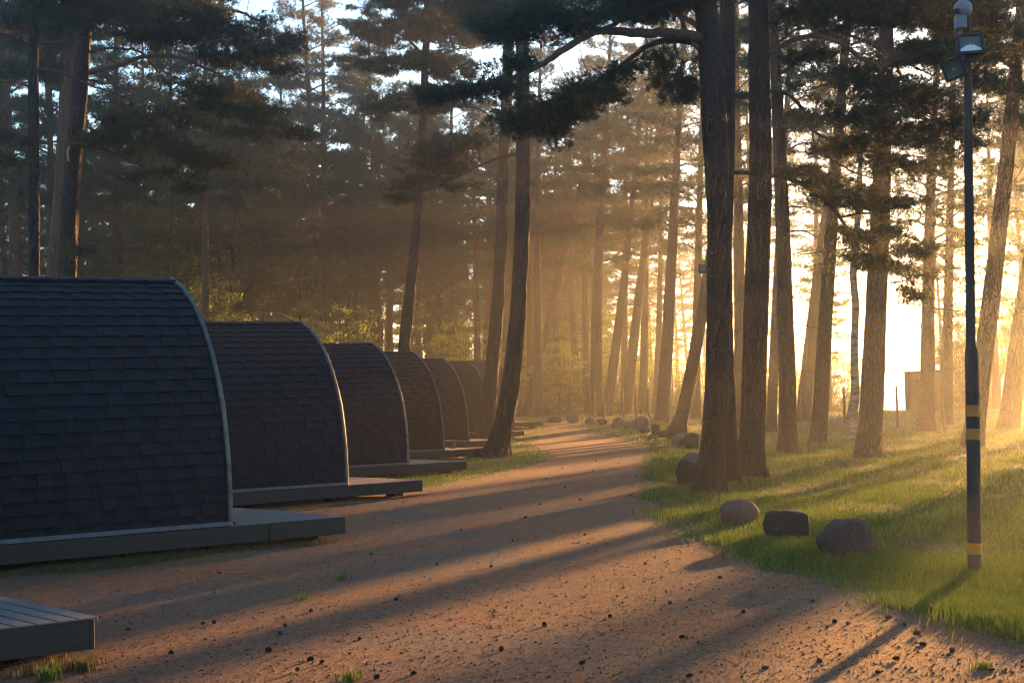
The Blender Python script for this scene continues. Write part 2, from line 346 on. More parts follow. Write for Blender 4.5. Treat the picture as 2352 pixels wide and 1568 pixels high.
# ------------------------------------------------------------------ pod cabins
M_SH_BLUE = M_SH_BROWN = None
def m_shingle(name, a, b_, c):
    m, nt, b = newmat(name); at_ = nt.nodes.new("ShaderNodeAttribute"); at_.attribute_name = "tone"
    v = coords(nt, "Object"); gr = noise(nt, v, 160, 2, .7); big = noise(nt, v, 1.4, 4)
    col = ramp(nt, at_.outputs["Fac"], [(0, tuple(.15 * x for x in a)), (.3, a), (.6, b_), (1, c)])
    col = mix(nt, ramp(nt, gr, [(.35, (0, 0, 0)), (.7, (.5, .5, .5))]), col, tuple(1.7 * x for x in c))
    col = mix(nt, ramp(nt, big, [(.5, (0, 0, 0)), (.75, (.35, .35, .35))]), col, tuple(1.3 * x for x in b_))
    nt.links.new(col, b.inputs["Base Color"]); b.inputs["Roughness"].default_value = .85; b.inputs["Specular IOR Level"].default_value = .3; bump(nt, b, gr, .5, .004); return m
M_SHA = m_shingle("blue_black_shingles", (.0024, .0048, .0082), (.0048, .0085, .0143), (.009, .014, .023))
M_SHB = m_shingle("black_shingles", (.002, .004, .009), (.004, .008, .016), (.008, .014, .026))
M_SHC = m_shingle("brown_shingles", (.012, .008, .007), (.022, .014, .012), (.036, .024, .02))
M_TRIM = mat_simple("weathered_metal_trim", (.05, .055, .055), (.13, .14, .14), 9, .45, .2, .003, (1, 1, 1), .3)
M_SILL = mat_simple("grey_sill_board", (.09, .095, .105), (.16, .165, .18), 7, .6)
M_FASC = mat_simple("dark_deck_fascia", (.020, .018, .014), (.045, .040, .032), 5, .75, .3, .004, (1, 6, 30))
M_DECK = mat_simple("grey_deck_boards", (.07, .068, .062), (.15, .145, .135), 6, .7, .3, .003, (30, 1.2, 6))
M_WALL = mat_simple("stained_plank_wall", (.10, .055, .03), (.19, .11, .06), 5, .7, .2, .004, (6, 30, 1))
m, nt, b = newmat("window_glass"); b.inputs["Base Color"].default_value = (.02, .025, .03, 1); b.inputs["Roughness"].default_value = .05; M_GLASS = m
M_BLACK = mat_simple("black_metal", (.012, .012, .013), (.03, .03, .032), 12, .5)

PODH, PODW, PODL, DECKZ = 2.67, 1.24, 4.6, .27
PROF = np.array([(0, 0), (.18, .035), (.36, .093), (.52, .165), (.64, .25), (.74, .33), (.816, .41), (.875, .49), (.92, .567), (.955, .67), (.984, .78), (.996, .89), (1, 1)])
def prof_pts(n, extra=0.0):
    q = spline(np.stack([PROF[:, 0] * PODW, PODH * (1 - PROF[:, 1]), 0 * PROF[:, 0]], 1), .01)[:, :2]
    L = np.concatenate([[0], np.cumsum(np.linalg.norm(np.diff(q, axis=0), axis=1))]); t = np.linspace(0, L[-1], n)
    q = np.stack([np.interp(t, L, q[:, 0]), np.interp(t, L, q[:, 1])], 1)
    if extra:
        T = unit(np.gradient(q, axis=0)); q = q + np.stack([-T[:, 1], T[:, 0]], 1) * extra
    return q
def ridge_rise(x): return .05 * (x + PODL) / PODL
def shell_mesh(seed):
    rng = np.random.default_rng(seed); mb = MB(); tone = []
    nr = 24; q0 = prof_pts(nr + 1); q1 = prof_pts(nr + 1, .010); q2 = prof_pts(nr + 1, .024)
    def quad_strip(xa, xb, A, B, s, th):   # a slightly lifted piece between profile points A (upper) and B (lower, lifted)
        V = [(xa, s * A[0], A[1]), (xb, s * A[0], A[1]), (xb, s * B[0], B[1]), (xa, s * B[0], B[1])]
        t = np.array(B) - np.array(A); nrm = np.array([-t[1], t[0]]) / (np.linalg.norm(t) + 1e-9); C = np.array(B) - nrm * th
        A2 = np.array(A) - nrm * th
        V += [(xa, s * A2[0], A2[1]), (xb, s * A2[0], A2[1]), (xb, s * C[0], C[1]), (xa, s * C[0], C[1])]
        V = np.array(V); V[:, 2] += DECKZ + ridge_rise(V[:, 0]) * (V[:, 2] / PODH)
        Fc = [[0, 3, 2, 1], [3, 7, 6, 2], [0, 4, 7, 3], [1, 2, 6, 5]]
        if s > 0: Fc = [f[::-1] for f in Fc]
        mb.add(V, Fc)
        return 4
    for s in (-1, 1):
        for r in range(nr):
            A, B = q0[r], q1[r + 1]
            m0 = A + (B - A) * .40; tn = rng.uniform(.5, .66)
            k = quad_strip(-PODL, .015, A, m0, s, .004); tone += [0.0] * k  # near-black band: notch shade put into the colour, like a printed shadow line
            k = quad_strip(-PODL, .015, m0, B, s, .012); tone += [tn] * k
            x = -PODL + rng.uniform(-.2, 0)
            while x < .01:
                wd = rng.uniform(.12, .26); gap = rng.uniform(.12, .22)
                xa, xb = max(x, -PODL), min(x + wd, .016)
                if xb - xa > .03:
                    k = quad_strip(xa, xb, q0[r] * .94 + q1[r] * .06, q2[r + 1], s, .009); tone += [float(np.clip(rng.normal(.62, .11), .35, 1))] * k
                x += wd + gap
    x = -PODL                                        # ridge caps
    while x < 0:
        for s in (-1, 1):
            A = (0, PODH + .030); B = (.15, PODH - .004)
            V = np.array([(x, 0, A[1] - .012), (x + .36, 0, A[1]), (x + .36, s * B[0], B[1]), (x, s * B[0], B[1] - .012),
                          (x, 0, A[1] - .03), (x + .36, 0, A[1] - .02), (x + .36, s * B[0], B[1] - .018), (x, s * B[0], B[1] - .03)])
            V[:, 0] = np.minimum(V[:, 0], .02); V[:, 2] += DECKZ + ridge_rise(V[:, 0])
            Fc = [[0, 3, 2, 1], [3, 7, 6, 2], [1, 2, 6, 5]]
            if s > 0: Fc = [f[::-1] for f in Fc]
            mb.add(V, Fc); tone += [float(rng.uniform(.5, 1))] * 3
        x += .28
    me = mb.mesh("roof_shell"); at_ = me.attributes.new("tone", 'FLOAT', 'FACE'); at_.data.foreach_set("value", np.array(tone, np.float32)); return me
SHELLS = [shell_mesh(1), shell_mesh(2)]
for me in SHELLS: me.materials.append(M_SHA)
def pod_parts():
    d = {}
    mb = MB(); q = prof_pts(11, .022)                # edge trim: straight lengths lapping each other round the arch
    for s in (-1, 1):
        for i in range(10):
            a = np.array((.035, s * q[i][0], q[i][1])); b_ = np.array((.035, s * q[i + 1][0], q[i + 1][1])); a[2] += DECKZ + .05 * a[2] / PODH; b_[2] += DECKZ + .05 * b_[2] / PODH
            t = unit(b_ - a); Mx = Matrix((Vector((1, 0, 0)), Vector(np.cross(t, [1, 0, 0])), Vector(t))).transposed()
            lap = .004 if i % 2 else 0
            mb.box((a + b_) / 2, (.05, .036 + lap, np.linalg.norm(b_ - a) + .02), Mx)
    d['edge_trim'] = (mb, M_TRIM, .006)
    q = prof_pts(30); n = len(q)            # end walls, 6 cm thick, set back behind the trim
    for wname, xo in (('front_wall', -.05), ('rear_wall', -PODL + .03)):
        mb = MB()
        pts = [(s * c[0] * .985, c[1] * .985 + DECKZ) for s, qq in ((-1, q[::-1]), (1, q[1:])) for c in qq]
        V = np.array([(xo - .03, a, b_) for a, b_ in pts] + [(xo + .03, a, b_) for a, b_ in pts]); k = len(pts)
        mid = len(V); V = np.vstack([V, [(xo - .03, 0, DECKZ + .01), (xo + .03, 0, DECKZ + .01)]]); i = np.arange(k - 1)
        mb.add(V, np.concatenate([np.stack([i + 1, i, np.full(k - 1, mid)], 1), np.stack([k + i, k + i + 1, np.full(k - 1, mid + 1)], 1)])); d[wname] = (mb, M_WALL, 0)
    mb = MB()
    for s in (-1, 1): mb.box((-PODL / 2 + .02, s * (PODW + .012), DECKZ + .026), (PODL + .05, .075, .045))
    d['sill'] = (mb, M_SILL, .004)
    mb = MB(); x = -PODL + .07                        # deck boards run across, parallel to the front edge
    while x < 1.43:
        mb.box((x + .065, 0, DECKZ - .018), (.120, 2 * (PODW + .03) - .05, .032)); x += .138
    d['deck_boards'] = (mb, M_DECK, .004)
    mb = MB(); fz, fh = DECKZ - .098, .19
    for s in (-1, 1):
        mb.box((-1.95 - .16, s * (PODW + .03), fz), (5.2, .034, fh)); mb.box((.975, s * (PODW + .03), fz), (.95, .034, fh))
    mb.box((1.468, 0, fz), (.034, 2 * (PODW + .03) + .034, fh)); mb.box((-PODL - .12, 0, fz), (.034, 2 * PODW, fh))
    for xx in (-4, -2, 0, 1.2):
        for yy in (-.9, .9): mb.box((xx, yy, .06), (.2, .2, .22))
    d['deck_frame'] = (mb, M_FASC, .004)
    mb = MB(); mb.box((0.012, -.25, DECKZ + .93), (.05, .78, 1.82)); d['door'] = (mb, M_WALL, .006)
    mb = MB(); mb.box((0.02, .62, DECKZ + 1.15), (.03, .52, .8)); d['window'] = (mb, M_SILL, .005)
    return {k: (v[0].mesh(k), v[1], v[2]) for k, v in d.items()}
PP = pod_parts()
for k, (me, mt, bv) in PP.items(): me.materials.append(mt)
hm = MB(); hm.tube([(.06, .06, DECKZ + .95), (.09, .06, DECKZ + .95), (.09, -.05, DECKZ + .95)], .012, 8); HANDLE = hm.mesh("handle"); HANDLE.materials.append(M_BLACK)
gm_ = MB(); gm_.box((.038, .62, DECKZ + 1.15), (.012, .44, .72)); PANE = gm_.mesh("pane"); PANE.materials.append(M_GLASS)
AX = math.radians(39.5)
ca, sa = math.cos(AX), math.sin(AX)
POD_CORNER = [(-2.66, 9.87), (-1.93, 17.75), (-1.5, 25.3), (-1.0, 32.4), (-.64, 39.9), (-.2, 47.2), (.33, 54.5), (1.15, 62)]
POD_LAB = ["cabin mostly out of frame at left, only its slatted deck corner showing", "largest blue-black shingled pod cabin, nearest whole one on the left",
           "second blue-black shingled pod cabin, behind the largest one", "black shingled pod cabin, third from the left along the row",
           "brown shingled pod cabin with a low step bench on its deck", "brown pod cabin between the step bench and the leaning pine",
           "brown pod cabin just left of the leaning pine, partly behind its trunk", "farthest pod cabin, its lit deck corner right of the leaning pine"]
for i, (cx, cy_) in enumerate(POD_CORNER):
    lx, ly = 1.485, -(PODW + .047); ox = cx - (ca * lx - sa * ly); oy = cy_ - (sa * lx + ca * ly)
    r = empty("pod_cabin", (ox, oy, float(height(ox, oy))), AX + math.radians([0, 0, .8, -.7, .5, -.9, .6, 0][i]), POD_LAB[i], "cabin", "shingled pod cabins in a row along the path")
    r.scale = (1, 1, [1, 1, .95, .91, .915, .91, .9, .9][i])
    o = link(bpy.data.objects.new("roof_shell", SHELLS[i % 2]), r)
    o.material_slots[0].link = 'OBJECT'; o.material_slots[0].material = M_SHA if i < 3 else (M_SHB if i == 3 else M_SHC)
    for k, (me, mt, bv) in PP.items():
        o = link(bpy.data.objects.new(k, me), r)
        if bv and i < 4: bb = o.modifiers.new("bevel", 'BEVEL'); bb.width = bv; bb.segments = 1
        if k == 'door': link(bpy.data.objects.new("handle", HANDLE), o)
        if k == 'window': link(bpy.data.objects.new("pane", PANE), o)
# step bench on the deck of the brown cabin, small round lamp on its fascia
def podpt(i, lx, ly, z):
    r_ = Matrix.Rotation(AX, 4, 'Z'); cx, cy_ = POD_CORNER[i]; o = Vector((cx, cy_, 0)) - r_ @ Vector((1.485, -(PODW + .047), 0)); return o + r_ @ Vector((lx, ly, z))
bp_ = podpt(4, .42, -.85, DECKZ); r = empty("step_bench", bp_, AX, "low pale plank step bench on the deck of a brown cabin", "bench")
mb = MB(); mb.box((0, 0, .19), (.62, .26, .045)); mb.build("seat", M_SILL, r, bevel=.005)
for s in (-1, 1):
    mb = MB(); mb.box((s * .22, 0, .083), (.05, .22, .166)); mb.build("leg", M_SILL, r, bevel=.004)
mb = MB(); mb.tube([(0, 0, 0), (0, -.03, 0), (0, -.05, 0), (0, -.07, 0)], [.03, .055, .05, .02], 14)
bl = mb.build("deck_lamp", mat_simple("white_plastic", (.7, .7, .68), (.8, .8, .78), 5, .4), smooth=True)
bl.location = podpt(4, -2.35, -(PODW + .047), .18); bl.rotation_euler = (0, 0, AX); tag(bl, "small round white lamp fixed on the deck side of a brown cabin", "lamp")

# ------------------------------------------------------------------ traced pines
def bark_disp(seed, amp=.05, flare=.45, zb=0.0):
    rng = np.random.default_rng(seed); ph = rng.uniform(0, 6.28, 12)
    def f(ang, z):
        A = ang[None]; Z = (z - zb)[:, None]
        d = 1 + amp * (.5 * np.sin(5 * A + 1.1 * np.sin(Z * .9 + ph[0]) + ph[1]) + .5 * np.sin(9 * A + 1.6 * np.sin(Z * 1.7 + ph[2]) + ph[3]) + .6 * np.sin(15 * A + 2 * np.sin(Z * 2.3 + ph[4])) * np.sin(Z * 5 + 3 * A + ph[5])
                       + .5 * np.sin(3 * A + Z * .7 + ph[6]) + .35 * np.sin(23 * A + 2.4 * np.sin(Z * 3.1 + ph[8]) + ph[9]))
        fl = flare * np.exp(-np.clip(Z, 0, None) / .28) * (1 + .5 * np.sin(5 * A + ph[7]) + .25 * np.sin(3 * A + ph[1]))
        return d + fl
    return f
def traced_trunk(root, pts, Y, top, name="trunk", mat=None, amp=.06, flare=.62, n=40, step=.07, seed=0):
    """pts: (px, py, width px) from base up, at distance Y; continued straight to height top"""
    P = [tuple(at(a, b, Y)) + (w * .465 / F * Y,) for a, b, w in pts]
    P[0] = P[0][:2] + (float(height(P[0][0], Y)) - .05,) + P[0][3:]
    P = np.array(P); d = P[-1] - P[-2]
    if P[-1][2] < top:
        tt = (top - P[-1][2]) / d[2]; e = P[-1] + d * tt * .6; e[2] = top; e[3] = .05; P = np.vstack([P, e])
    Q = spline(P, step); mb = MB(); loc = np.array(root.location)
    mb.tube(Q[:, :3] - loc, np.maximum(Q[:, 3], .02), n, disp=bark_disp(seed, amp, flare, float(P[0][2]) - loc[2] + .05))
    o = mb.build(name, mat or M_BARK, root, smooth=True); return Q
def limb(root, pts, Y, r0, r1, name="limb", dy=None):
    """pts (px, py) along a limb, at distance Y (dy: distance offset at its tip)"""
    n = len(pts); P = [tuple(at(a, b, Y + (dy or 0) * i / (n - 1))) for i, (a, b) in enumerate(pts)]; Q = spline(P, .08)
    Q[1:-1] += RNG.normal(0, .008, Q[1:-1].shape)
    mb = MB(); mb.tube(Q - np.array(root.location), np.linspace(r0, r1, len(Q)), 9); mb.build(name, M_LIMB, root, smooth=True); return Q
def pads(root, specs, Y, mat=None, ln=.105, wd=.011, k=13, dens=1.0, seed=1, lims=()):
    """foliage pads: (px, py, half width px, half height px, depth m, dY) - many sprays of needle tufts on fine twigs"""
    rng = np.random.default_rng(seed); mb = MB(); loc = np.array(root.location); allp = np.vstack(lims) if len(lims) else None
    for sp in specs:
        px, py, hw, hh, dep, dY = sp[:6]; sl_ = sp[6] if len(sp) > 6 else 0.0
        Yc = Y + dY; m = Yc / F; a, bh = hw * m, hh * m; c = np.array(at(px, py, Yc))
        ns = max(4, int(dens * 20.0 * a * dep * (.6 + bh) / .5))
        q = in_ball(ns, rng) * np.array([a, dep, bh]); q[:, 2] -= sl_ * q[:, 0]
        cen = c + q
        for s_i in range(ns):
            out = unit(q[s_i] * np.array([1, 1, .5]) + rng.normal(0, .25, 3) + np.array([0, 0, .05]))
            nt_ = int(rng.uniform(16, 30)); rad = rng.uniform(.18, .34)
            tp = in_ball(nt_, rng) * rad * np.array([1.15, 1.15, .42]) + cen[s_i]
            td = unit(out + rng.normal(0, .45, (nt_, 3)) + np.array([0, 0, .25]))
            V, Ft = tufts(tp - loc, td, ln, wd, k, rng); mb.add(V, Ft, 0)
            root_p = cen[s_i] - out * rad * 1.4
            if allp is not None:
                near = allp[np.argmin(((allp - cen[s_i]) ** 2).sum(1))]
                if np.linalg.norm(near - cen[s_i]) < 1.3: root_p = near
            tw = [root_p - loc, (root_p + cen[s_i]) / 2 - loc + rng.normal(0, .03, 3) + [0, 0, .03], cen[s_i] + out * rad * .5 - loc]
            mb.tube(spline(tw, .15), .006, 3, cap=False, mat=1)
            for t_i in range(0, nt_, 3): mb.tube([cen[s_i] - loc, tp[t_i] - loc], .003, 3, cap=False, mat=1)
    return mb.build("crown", [mat or M_NEEDLE, M_LIMB], root)
def tree(name, base_px, Y, label, group=None, cat="tree"):
    p_ = at(base_px[0], base_px[1], Y); return empty(name, (p_.x, Y, float(height(p_.x, Y))), 0, label, cat, group)
def base_Y(px, py): return ground(px, py).y

# A: the big dark pine right of the path, with a long limb reaching left over the path
YA = base_Y(1622, 1138)
t = tree("pine_tree", (1622, 1138), YA, "thick dark pine beside the path with a small floodlight and a long limb reaching left")
traced_trunk(t, [(1622, 1140, 62), (1635, 1050, 60), (1645, 900, 58), (1650, 700, 56), (1653, 500, 58), (1643, 300, 62), (1630, 100, 56), (1618, -60, 52)], YA, 15, seed=1)
LA = [limb(t, [(1640, 92), (1540, 76), (1450, 76), (1380, 70), (1330, 92), (1260, 138), (1190, 175), (1100, 200), (1000, 213)], YA, .085, .02, dy=-1.0),
      limb(t, [(1625, 105), (1560, 92), (1500, 100), (1440, 140), (1400, 175), (1330, 215), (1240, 240)], YA + .1, .055, .018, dy=.8),
      limb(t, [(1380, 72), (1440, 40), (1500, 10), (1540, -30)], YA - .4, .03, .02), limb(t, [(1330, 92), (1290, 60), (1250, 50), (1180, 30)], YA - .4, .028, .012),
      limb(t, [(1610, 120), (1570, 60), (1560, -20)], YA, .04, .03), limb(t, [(1600, 60), (1540, 20), (1500, -40)], YA, .04, .03)]
pads(t, [(1090, 205, 120, 26, .55, -.8, -.10), (1010, 215, 70, 18, .4, -1), (1190, 160, 60, 40, .5, -.5), (1150, 60, 90, 40, .6, -.6), (1240, 60, 110, 48, .7, -.5), (1330, 40, 110, 40, .7, -.4), (1420, 20, 100, 34, .8, -.2),
         (1290, 245, 130, 42, .7, .6, -.15), (1200, 280, 110, 22, .6, .7), (1350, 215, 80, 36, .6, .5), (1270, 315, 50, 24, .4, .6), (1400, 190, 50, 40, .5, .4), (1500, 150, 70, 26, .5, .3), (1560, 190, 60, 50, .7, .6), (1520, 10, 90, 36, .9, 0), (1600, -40, 120, 50, 1.2, 0), (1400, -60, 160, 50, 1.2, 0)],
     YA, seed=11, lims=LA, dens=1.5, wd=.013)
fl_tree = t
# A2: second stem just behind
YA2 = base_Y(1672, 1112)
t = tree("pine_tree", (1672, 1112), YA2, "dark pine tucked close behind the thick pine with the floodlight")
traced_trunk(t, [(1672, 1114, 44), (1674, 1000, 40), (1668, 800, 38), (1664, 600, 38), (1668, 300, 42), (1670, 100, 38), (1669, -60, 36)], YA2, 15, seed=2)
l_ = [limb(t, [(1670, 222), (1700, 222), (1722, 220)], YA2, .035, .03), limb(t, [(1670, 398), (1700, 394), (1730, 396)], YA2, .05, .035)]
pads(t, [(1670, -90, 160, 60, 1.6, 0)], YA2, seed=12, lims=l_)
# B: right of the pair
YB = base_Y(1722, 1096)
t = tree("pine_tree", (1722, 1096), YB, "straight dark pine right of the floodlight pine with limbs arching right")
traced_trunk(t, [(1722, 1098, 64), (1728, 1000, 60), (1735, 800, 59), (1741, 600, 58), (1746, 400, 55), (1745, 200, 52), (1741, 30, 47), (1740, -60, 45)], YB, 16, seed=3)
LB = [limb(t, [(1762, 135), (1800, 102), (1860, 84), (1920, 92), (1975, 132), (2020, 155), (2033, 200), (2090, 250), (2180, 300)], YB, .055, .02, dy=-.8),
      limb(t, [(1765, 210), (1800, 212), (1840, 245), (1865, 300), (1930, 325), (2020, 350), (2120, 360)], YB, .04, .014, dy=.6),
      limb(t, [(1765, 400), (1810, 410), (1870, 440), (1930, 500), (1965, 560), (2010, 600), (2090, 640)], YB, .05, .016, dy=-.5),
      limb(t, [(1930, 500), (1990, 490), (2060, 500)], YB, .025, .012), limb(t, [(1865, 300), (1880, 340), (1950, 390), (2040, 420)], YB, .022, .01),
      limb(t, [(1855, 85), (1880, 150), (1920, 210), (1960, 250)], YB, .02, .008), limb(t, [(1760, 60), (1850, 20), (1960, -10)], YB, .045, .03)]
pads(t, [(1960, 268, 90, 26, .5, .3, .12), (2060, 300, 95, 34, .6, -.4, .15), (2150, 330, 70, 36, .6, -.6, .2), (2110, 230, 90, 40, .7, -.6), (2030, 210, 60, 30, .5, -.4), (1940, 330, 80, 24, .5, .4), (2060, 380, 90, 20, .5, .6, .1), (2190, 270, 60, 30, .5, -.8), (2240, 300, 34, 44, .4, -.8),
         (1860, 410, 80, 26, .5, -.2, .2), (1950, 450, 90, 26, .6, -.3, .15), (2050, 470, 70, 22, .5, -.3), (2010, 530, 80, 28, .5, -.4, .1), (2090, 575, 66, 20, .5, -.5), (2060, 625, 60, 20, .4, -.5, .2), (2010, 600, 60, 20, .4, -.4), (2085, 675, 38, 20, .4, -.5), (1960, 560, 46, 30, .4, -.3),
         (1900, 30, 130, 36, .9, 0), (2060, 20, 140, 40, 1.0, 0), (2210, 40, 120, 40, 1.0, -.3), (2290, 90, 60, 50, .8, -.4), (1960, 180, 70, 24, .5, .2), (1860, 130, 60, 18, .4, .3), (2140, 120, 110, 30, .8, -.4), (2260, 180, 50, 30, .6, -.5), (1980, -60, 240, 50, 1.4, 0)],
     YB, seed=13, lims=LB, dens=1.9, wd=.013)
# C: leaning pine at the left edge of the path; D right behind it
YC = base_Y(1140, 1052)
t = tree("pine_tree", (1140, 1052), YC, "dark leaning pine at the left edge of the path by the cabin decks")
traced_trunk(t, [(1140, 1055, 52), (1150, 1000, 48), (1166, 920, 46), (1180, 820, 42), (1190, 700, 38), (1198, 560, 37), (1201, 400, 35), (1201, 200, 33), (1197, 0, 31), (1196, -60, 30)], YC, 15, seed=4)
LC = [limb(t, [(1188, 353), (1130, 368), (1080, 392), (1010, 425), (950, 448), (895, 468)], YC, .045, .014, dy=-.8),
      limb(t, [(1190, 80), (1130, 40), (1060, 10), (1000, -30)], YC, .04, .02)]
pads(t, [(1040, 335, 88, 34, .55, -.4), (980, 390, 72, 46, .55, -.5), (930, 440, 54, 34, .45, -.7, -.3), (1020, 380, 70, 40, .5, -.4), (1100, 330, 40, 22, .4, -.2), (1000, 345, 50, 30, .5, -.5), (1050, 425, 60, 14, .3, -.4),
         (1090, 30, 120, 34, .8, -.2), (1170, -20, 180, 40, 1.2, 0)], YC, seed=14, lims=LC, dens=1.5, wd=.013)
YD = base_Y(1112, 1018) + 2
t = tree("pine_tree", (1112, 1018), YD, "slimmer brown pine directly left of and behind the leaning pine")
traced_trunk(t, [(1112, 1020, 40), (1125, 900, 36), (1138, 760, 32), (1148, 600, 29), (1156, 400, 27), (1165, 200, 26), (1168, 0, 25), (1168, -60, 24)], YD, 15, seed=5)
LD = [limb(t, [(1160, 300), (1100, 250), (1020, 240)], YD, .04, .015)]
pads(t, [(1080, 60, 130, 50, 1.2, 0), (1240, 20, 110, 40, 1.2, .2), (1000, 140, 80, 24, .8, 0)], YD, mat=M_NEEDLE2, seed=15, lims=LD, wd=.014)
# E: reddish pine behind the black cabin
YE = 47
t = tree("pine_tree", (925, 830), YE, "reddish-trunked pine rising behind the third cabin")
traced_trunk(t, [(918, 960, 36), (928, 800, 30), (945, 640, 26), (960, 480, 22), (970, 320, 20), (976, 160, 18), (982, 0, 17)], YE, 17, seed=6, n=24, step=.15)
LE = [limb(t, [(972, 260), (930, 240), (870, 262)], YE, .05, .015), limb(t, [(975, 180), (1030, 120), (1090, 110)], YE, .05, .015), limb(t, [(965, 330), (900, 360), (850, 385)], YE, .04, .012), limb(t, [(976, 130), (920, 80), (850, 70)], YE, .05, .02)]
pads(t, [(900, 60, 120, 40, 1.5, 0), (1040, 60, 120, 44, 1.5, 0), (880, 140, 120, 26, 1.2, 0), (1020, 150, 90, 30, 1.2, 0), (960, 230, 130, 26, 1.2, 0), (880, 250, 60, 20, .8, 0), (960, -20, 200, 50, 2, 0)], YE, mat=M_NEEDLE2, seed=16, lims=LE, ln=.15, wd=.022, k=10, dens=.7)
# F: pines behind the nearest cabin on the left
YF = 28.5
t = tree("pine_tree", (150, 1000), YF, "dark pine with a pale peeled scar behind the largest cabin")
traced_trunk(t, [(140, 1010, 52), (150, 760, 46), (156, 600, 44), (163, 450, 42), (172, 330, 40), (184, 200, 38), (192, 80, 36), (198, -60, 34)], YF, 16, seed=7)
LF = [limb(t, [(200, 168), (270, 150), (330, 130), (400, 130), (460, 152), (520, 178)], YF, .05, .02, dy=-.8), limb(t, [(205, 120), (250, 112), (320, 118), (350, 150), (385, 195)], YF, .03, .012),
      limb(t, [(190, 330), (260, 350), (330, 385), (380, 395), (470, 400)], YF, .03, .012, dy=-.5), limb(t, [(188, 50), (260, 78), (340, 74), (420, 90), (540, 100)], YF, .045, .015, dy=-.6),
      limb(t, [(170, 180), (260, 195), (340, 230), (420, 260)], YF, .02, .01), limb(t, [(195, 20), (330, 10), (520, 20), (620, 60)], YF, .05, .02)]
pads(t, [(300, 40, 130, 50, .8, -.3), (430, 50, 130, 44, .8, -.5), (550, 62, 110, 34, .7, -.6, .15), (640, 95, 70, 26, .6, -.6, .2), (380, 88, 90, 26, .6, -.4), (480, 120, 80, 24, .6, -.5), (590, 130, 90, 22, .6, -.6), (660, 160, 50, 16, .4, -.6),
         (430, 205, 80, 26, .5, -.6, .2), (520, 235, 100, 34, .6, -.7, .2), (600, 270, 80, 30, .6, -.7, .15), (670, 305, 50, 18, .5, -.7, .1), (560, 300, 70, 20, .5, -.6), (400, 250, 50, 24, .4, -.5, .3), (450, 280, 50, 18, .4, -.5),
         (250, 300, 90, 36, .6, -.3), (330, 320, 90, 36, .6, -.4, .1), (420, 350, 90, 28, .6, -.5, .15), (500, 370, 90, 18, .5, -.5), (380, 400, 110, 14, .4, -.4), (450, 430, 50, 24, .4, -.5, .5), (300, 270, 70, 24, .5, -.3),
         (340, -30, 260, 50, 1.2, 0)], YF, seed=17, lims=LF, dens=1.2, wd=.013)
mb = MB(); P_ = [at(158, 372, YF - .24), at(156, 350, YF - .26), at(160, 334, YF - .24)]
mb.tube(spline([np.array(q) - np.array(t.location) for q in P_], .02), [.008] + [.022] * (len(spline([np.array(q) for q in P_], .02)) - 2) + [.006], 8)
mb.build("peeled_scar", mat_simple("pale_wood_scar", (.4, .2, .08), (.55, .33, .15), 8, .8), t, smooth=True)
YG = 25.5
t = tree("pine_tree", (76, 1000), YG, "slender straight dark pine at the far left behind the largest cabin")
traced_trunk(t, [(80, 1010, 30), (79, 760, 28), (78, 600, 27), (77, 300, 26), (75, 0, 24), (74, -60, 24)], YG, 15, seed=8)
LG = [limb(t, [(88, 100), (150, 95), (240, 80)], YG, .03, .012), limb(t, [(88, 160), (150, 170), (220, 200), (310, 230)], YG, .025, .01, dy=.5), limb(t, [(66, 200), (30, 186), (-30, 190)], YG, .025, .012), limb(t, [(88, 330), (140, 325), (200, 332)], YG, .02, .008),
      limb(t, [(66, 320), (20, 305), (-40, 300)], YG, .02, .01), limb(t, [(66, 60), (20, 30), (-30, 20)], YG, .02, .01), limb(t, [(90, 535), (130, 560), (190, 575)], YG, .012, .005), limb(t, [(86, 640), (40, 600), (0, 560)], YG, .012, .005)]
pads(t, [(20, 50, 60, 26, .6, 0), (170, 40, 80, 40, .7, 0), (110, 0, 110, 30, .9, 0), (250, 10, 120, 34, .8, 0), (10, 320, 50, 24, .5, 0), (20, 390, 40, 30, .5, .2), (180, 575, 40, 10, .3, 0)], YG, seed=18, lims=LG)
YH = 40
t = tree("pine_tree", (125, 1000), YH, "thick grey hazy pine trunk standing between two dark trunks at left")
traced_trunk(t, [(118, 980, 52), (126, 700, 46), (140, 480, 42), (152, 250, 38), (160, 0, 34)], YH, 16, mat=M_BARKF, seed=9, n=24, step=.15)
pads(t, [(120, 60, 160, 60, 2, 0), (60, 160, 100, 30, 1.5, 0)], YH, mat=M_NEEDLE2, seed=19, ln=.15, wd=.022, k=10, dens=.6)

# small floodlight on the thick pine
M_GLASSG = mat_simple("grey_lamp_glass", (.08, .08, .075), (.14, .14, .13), 4, .15)
mb = MB(); c = at(1613, 618, YA - .12); r = empty("floodlight", c, 0, "small black floodlight fixed on the left side of the thick pine trunk", "floodlight")
mb.box((0, 0, 0), (.11, .08, .13)); mb.build("housing", M_BLACK, r, bevel=.008)
mb = MB(); mb.box((0, -.043, 0), (.08, .008, .095)); mb.build("lens", M_GLASSG, r)
mb = MB(); mb.box((.06, .05, 0), (.14, .03, .03)); mb.build("bracket", M_BLACK, r)

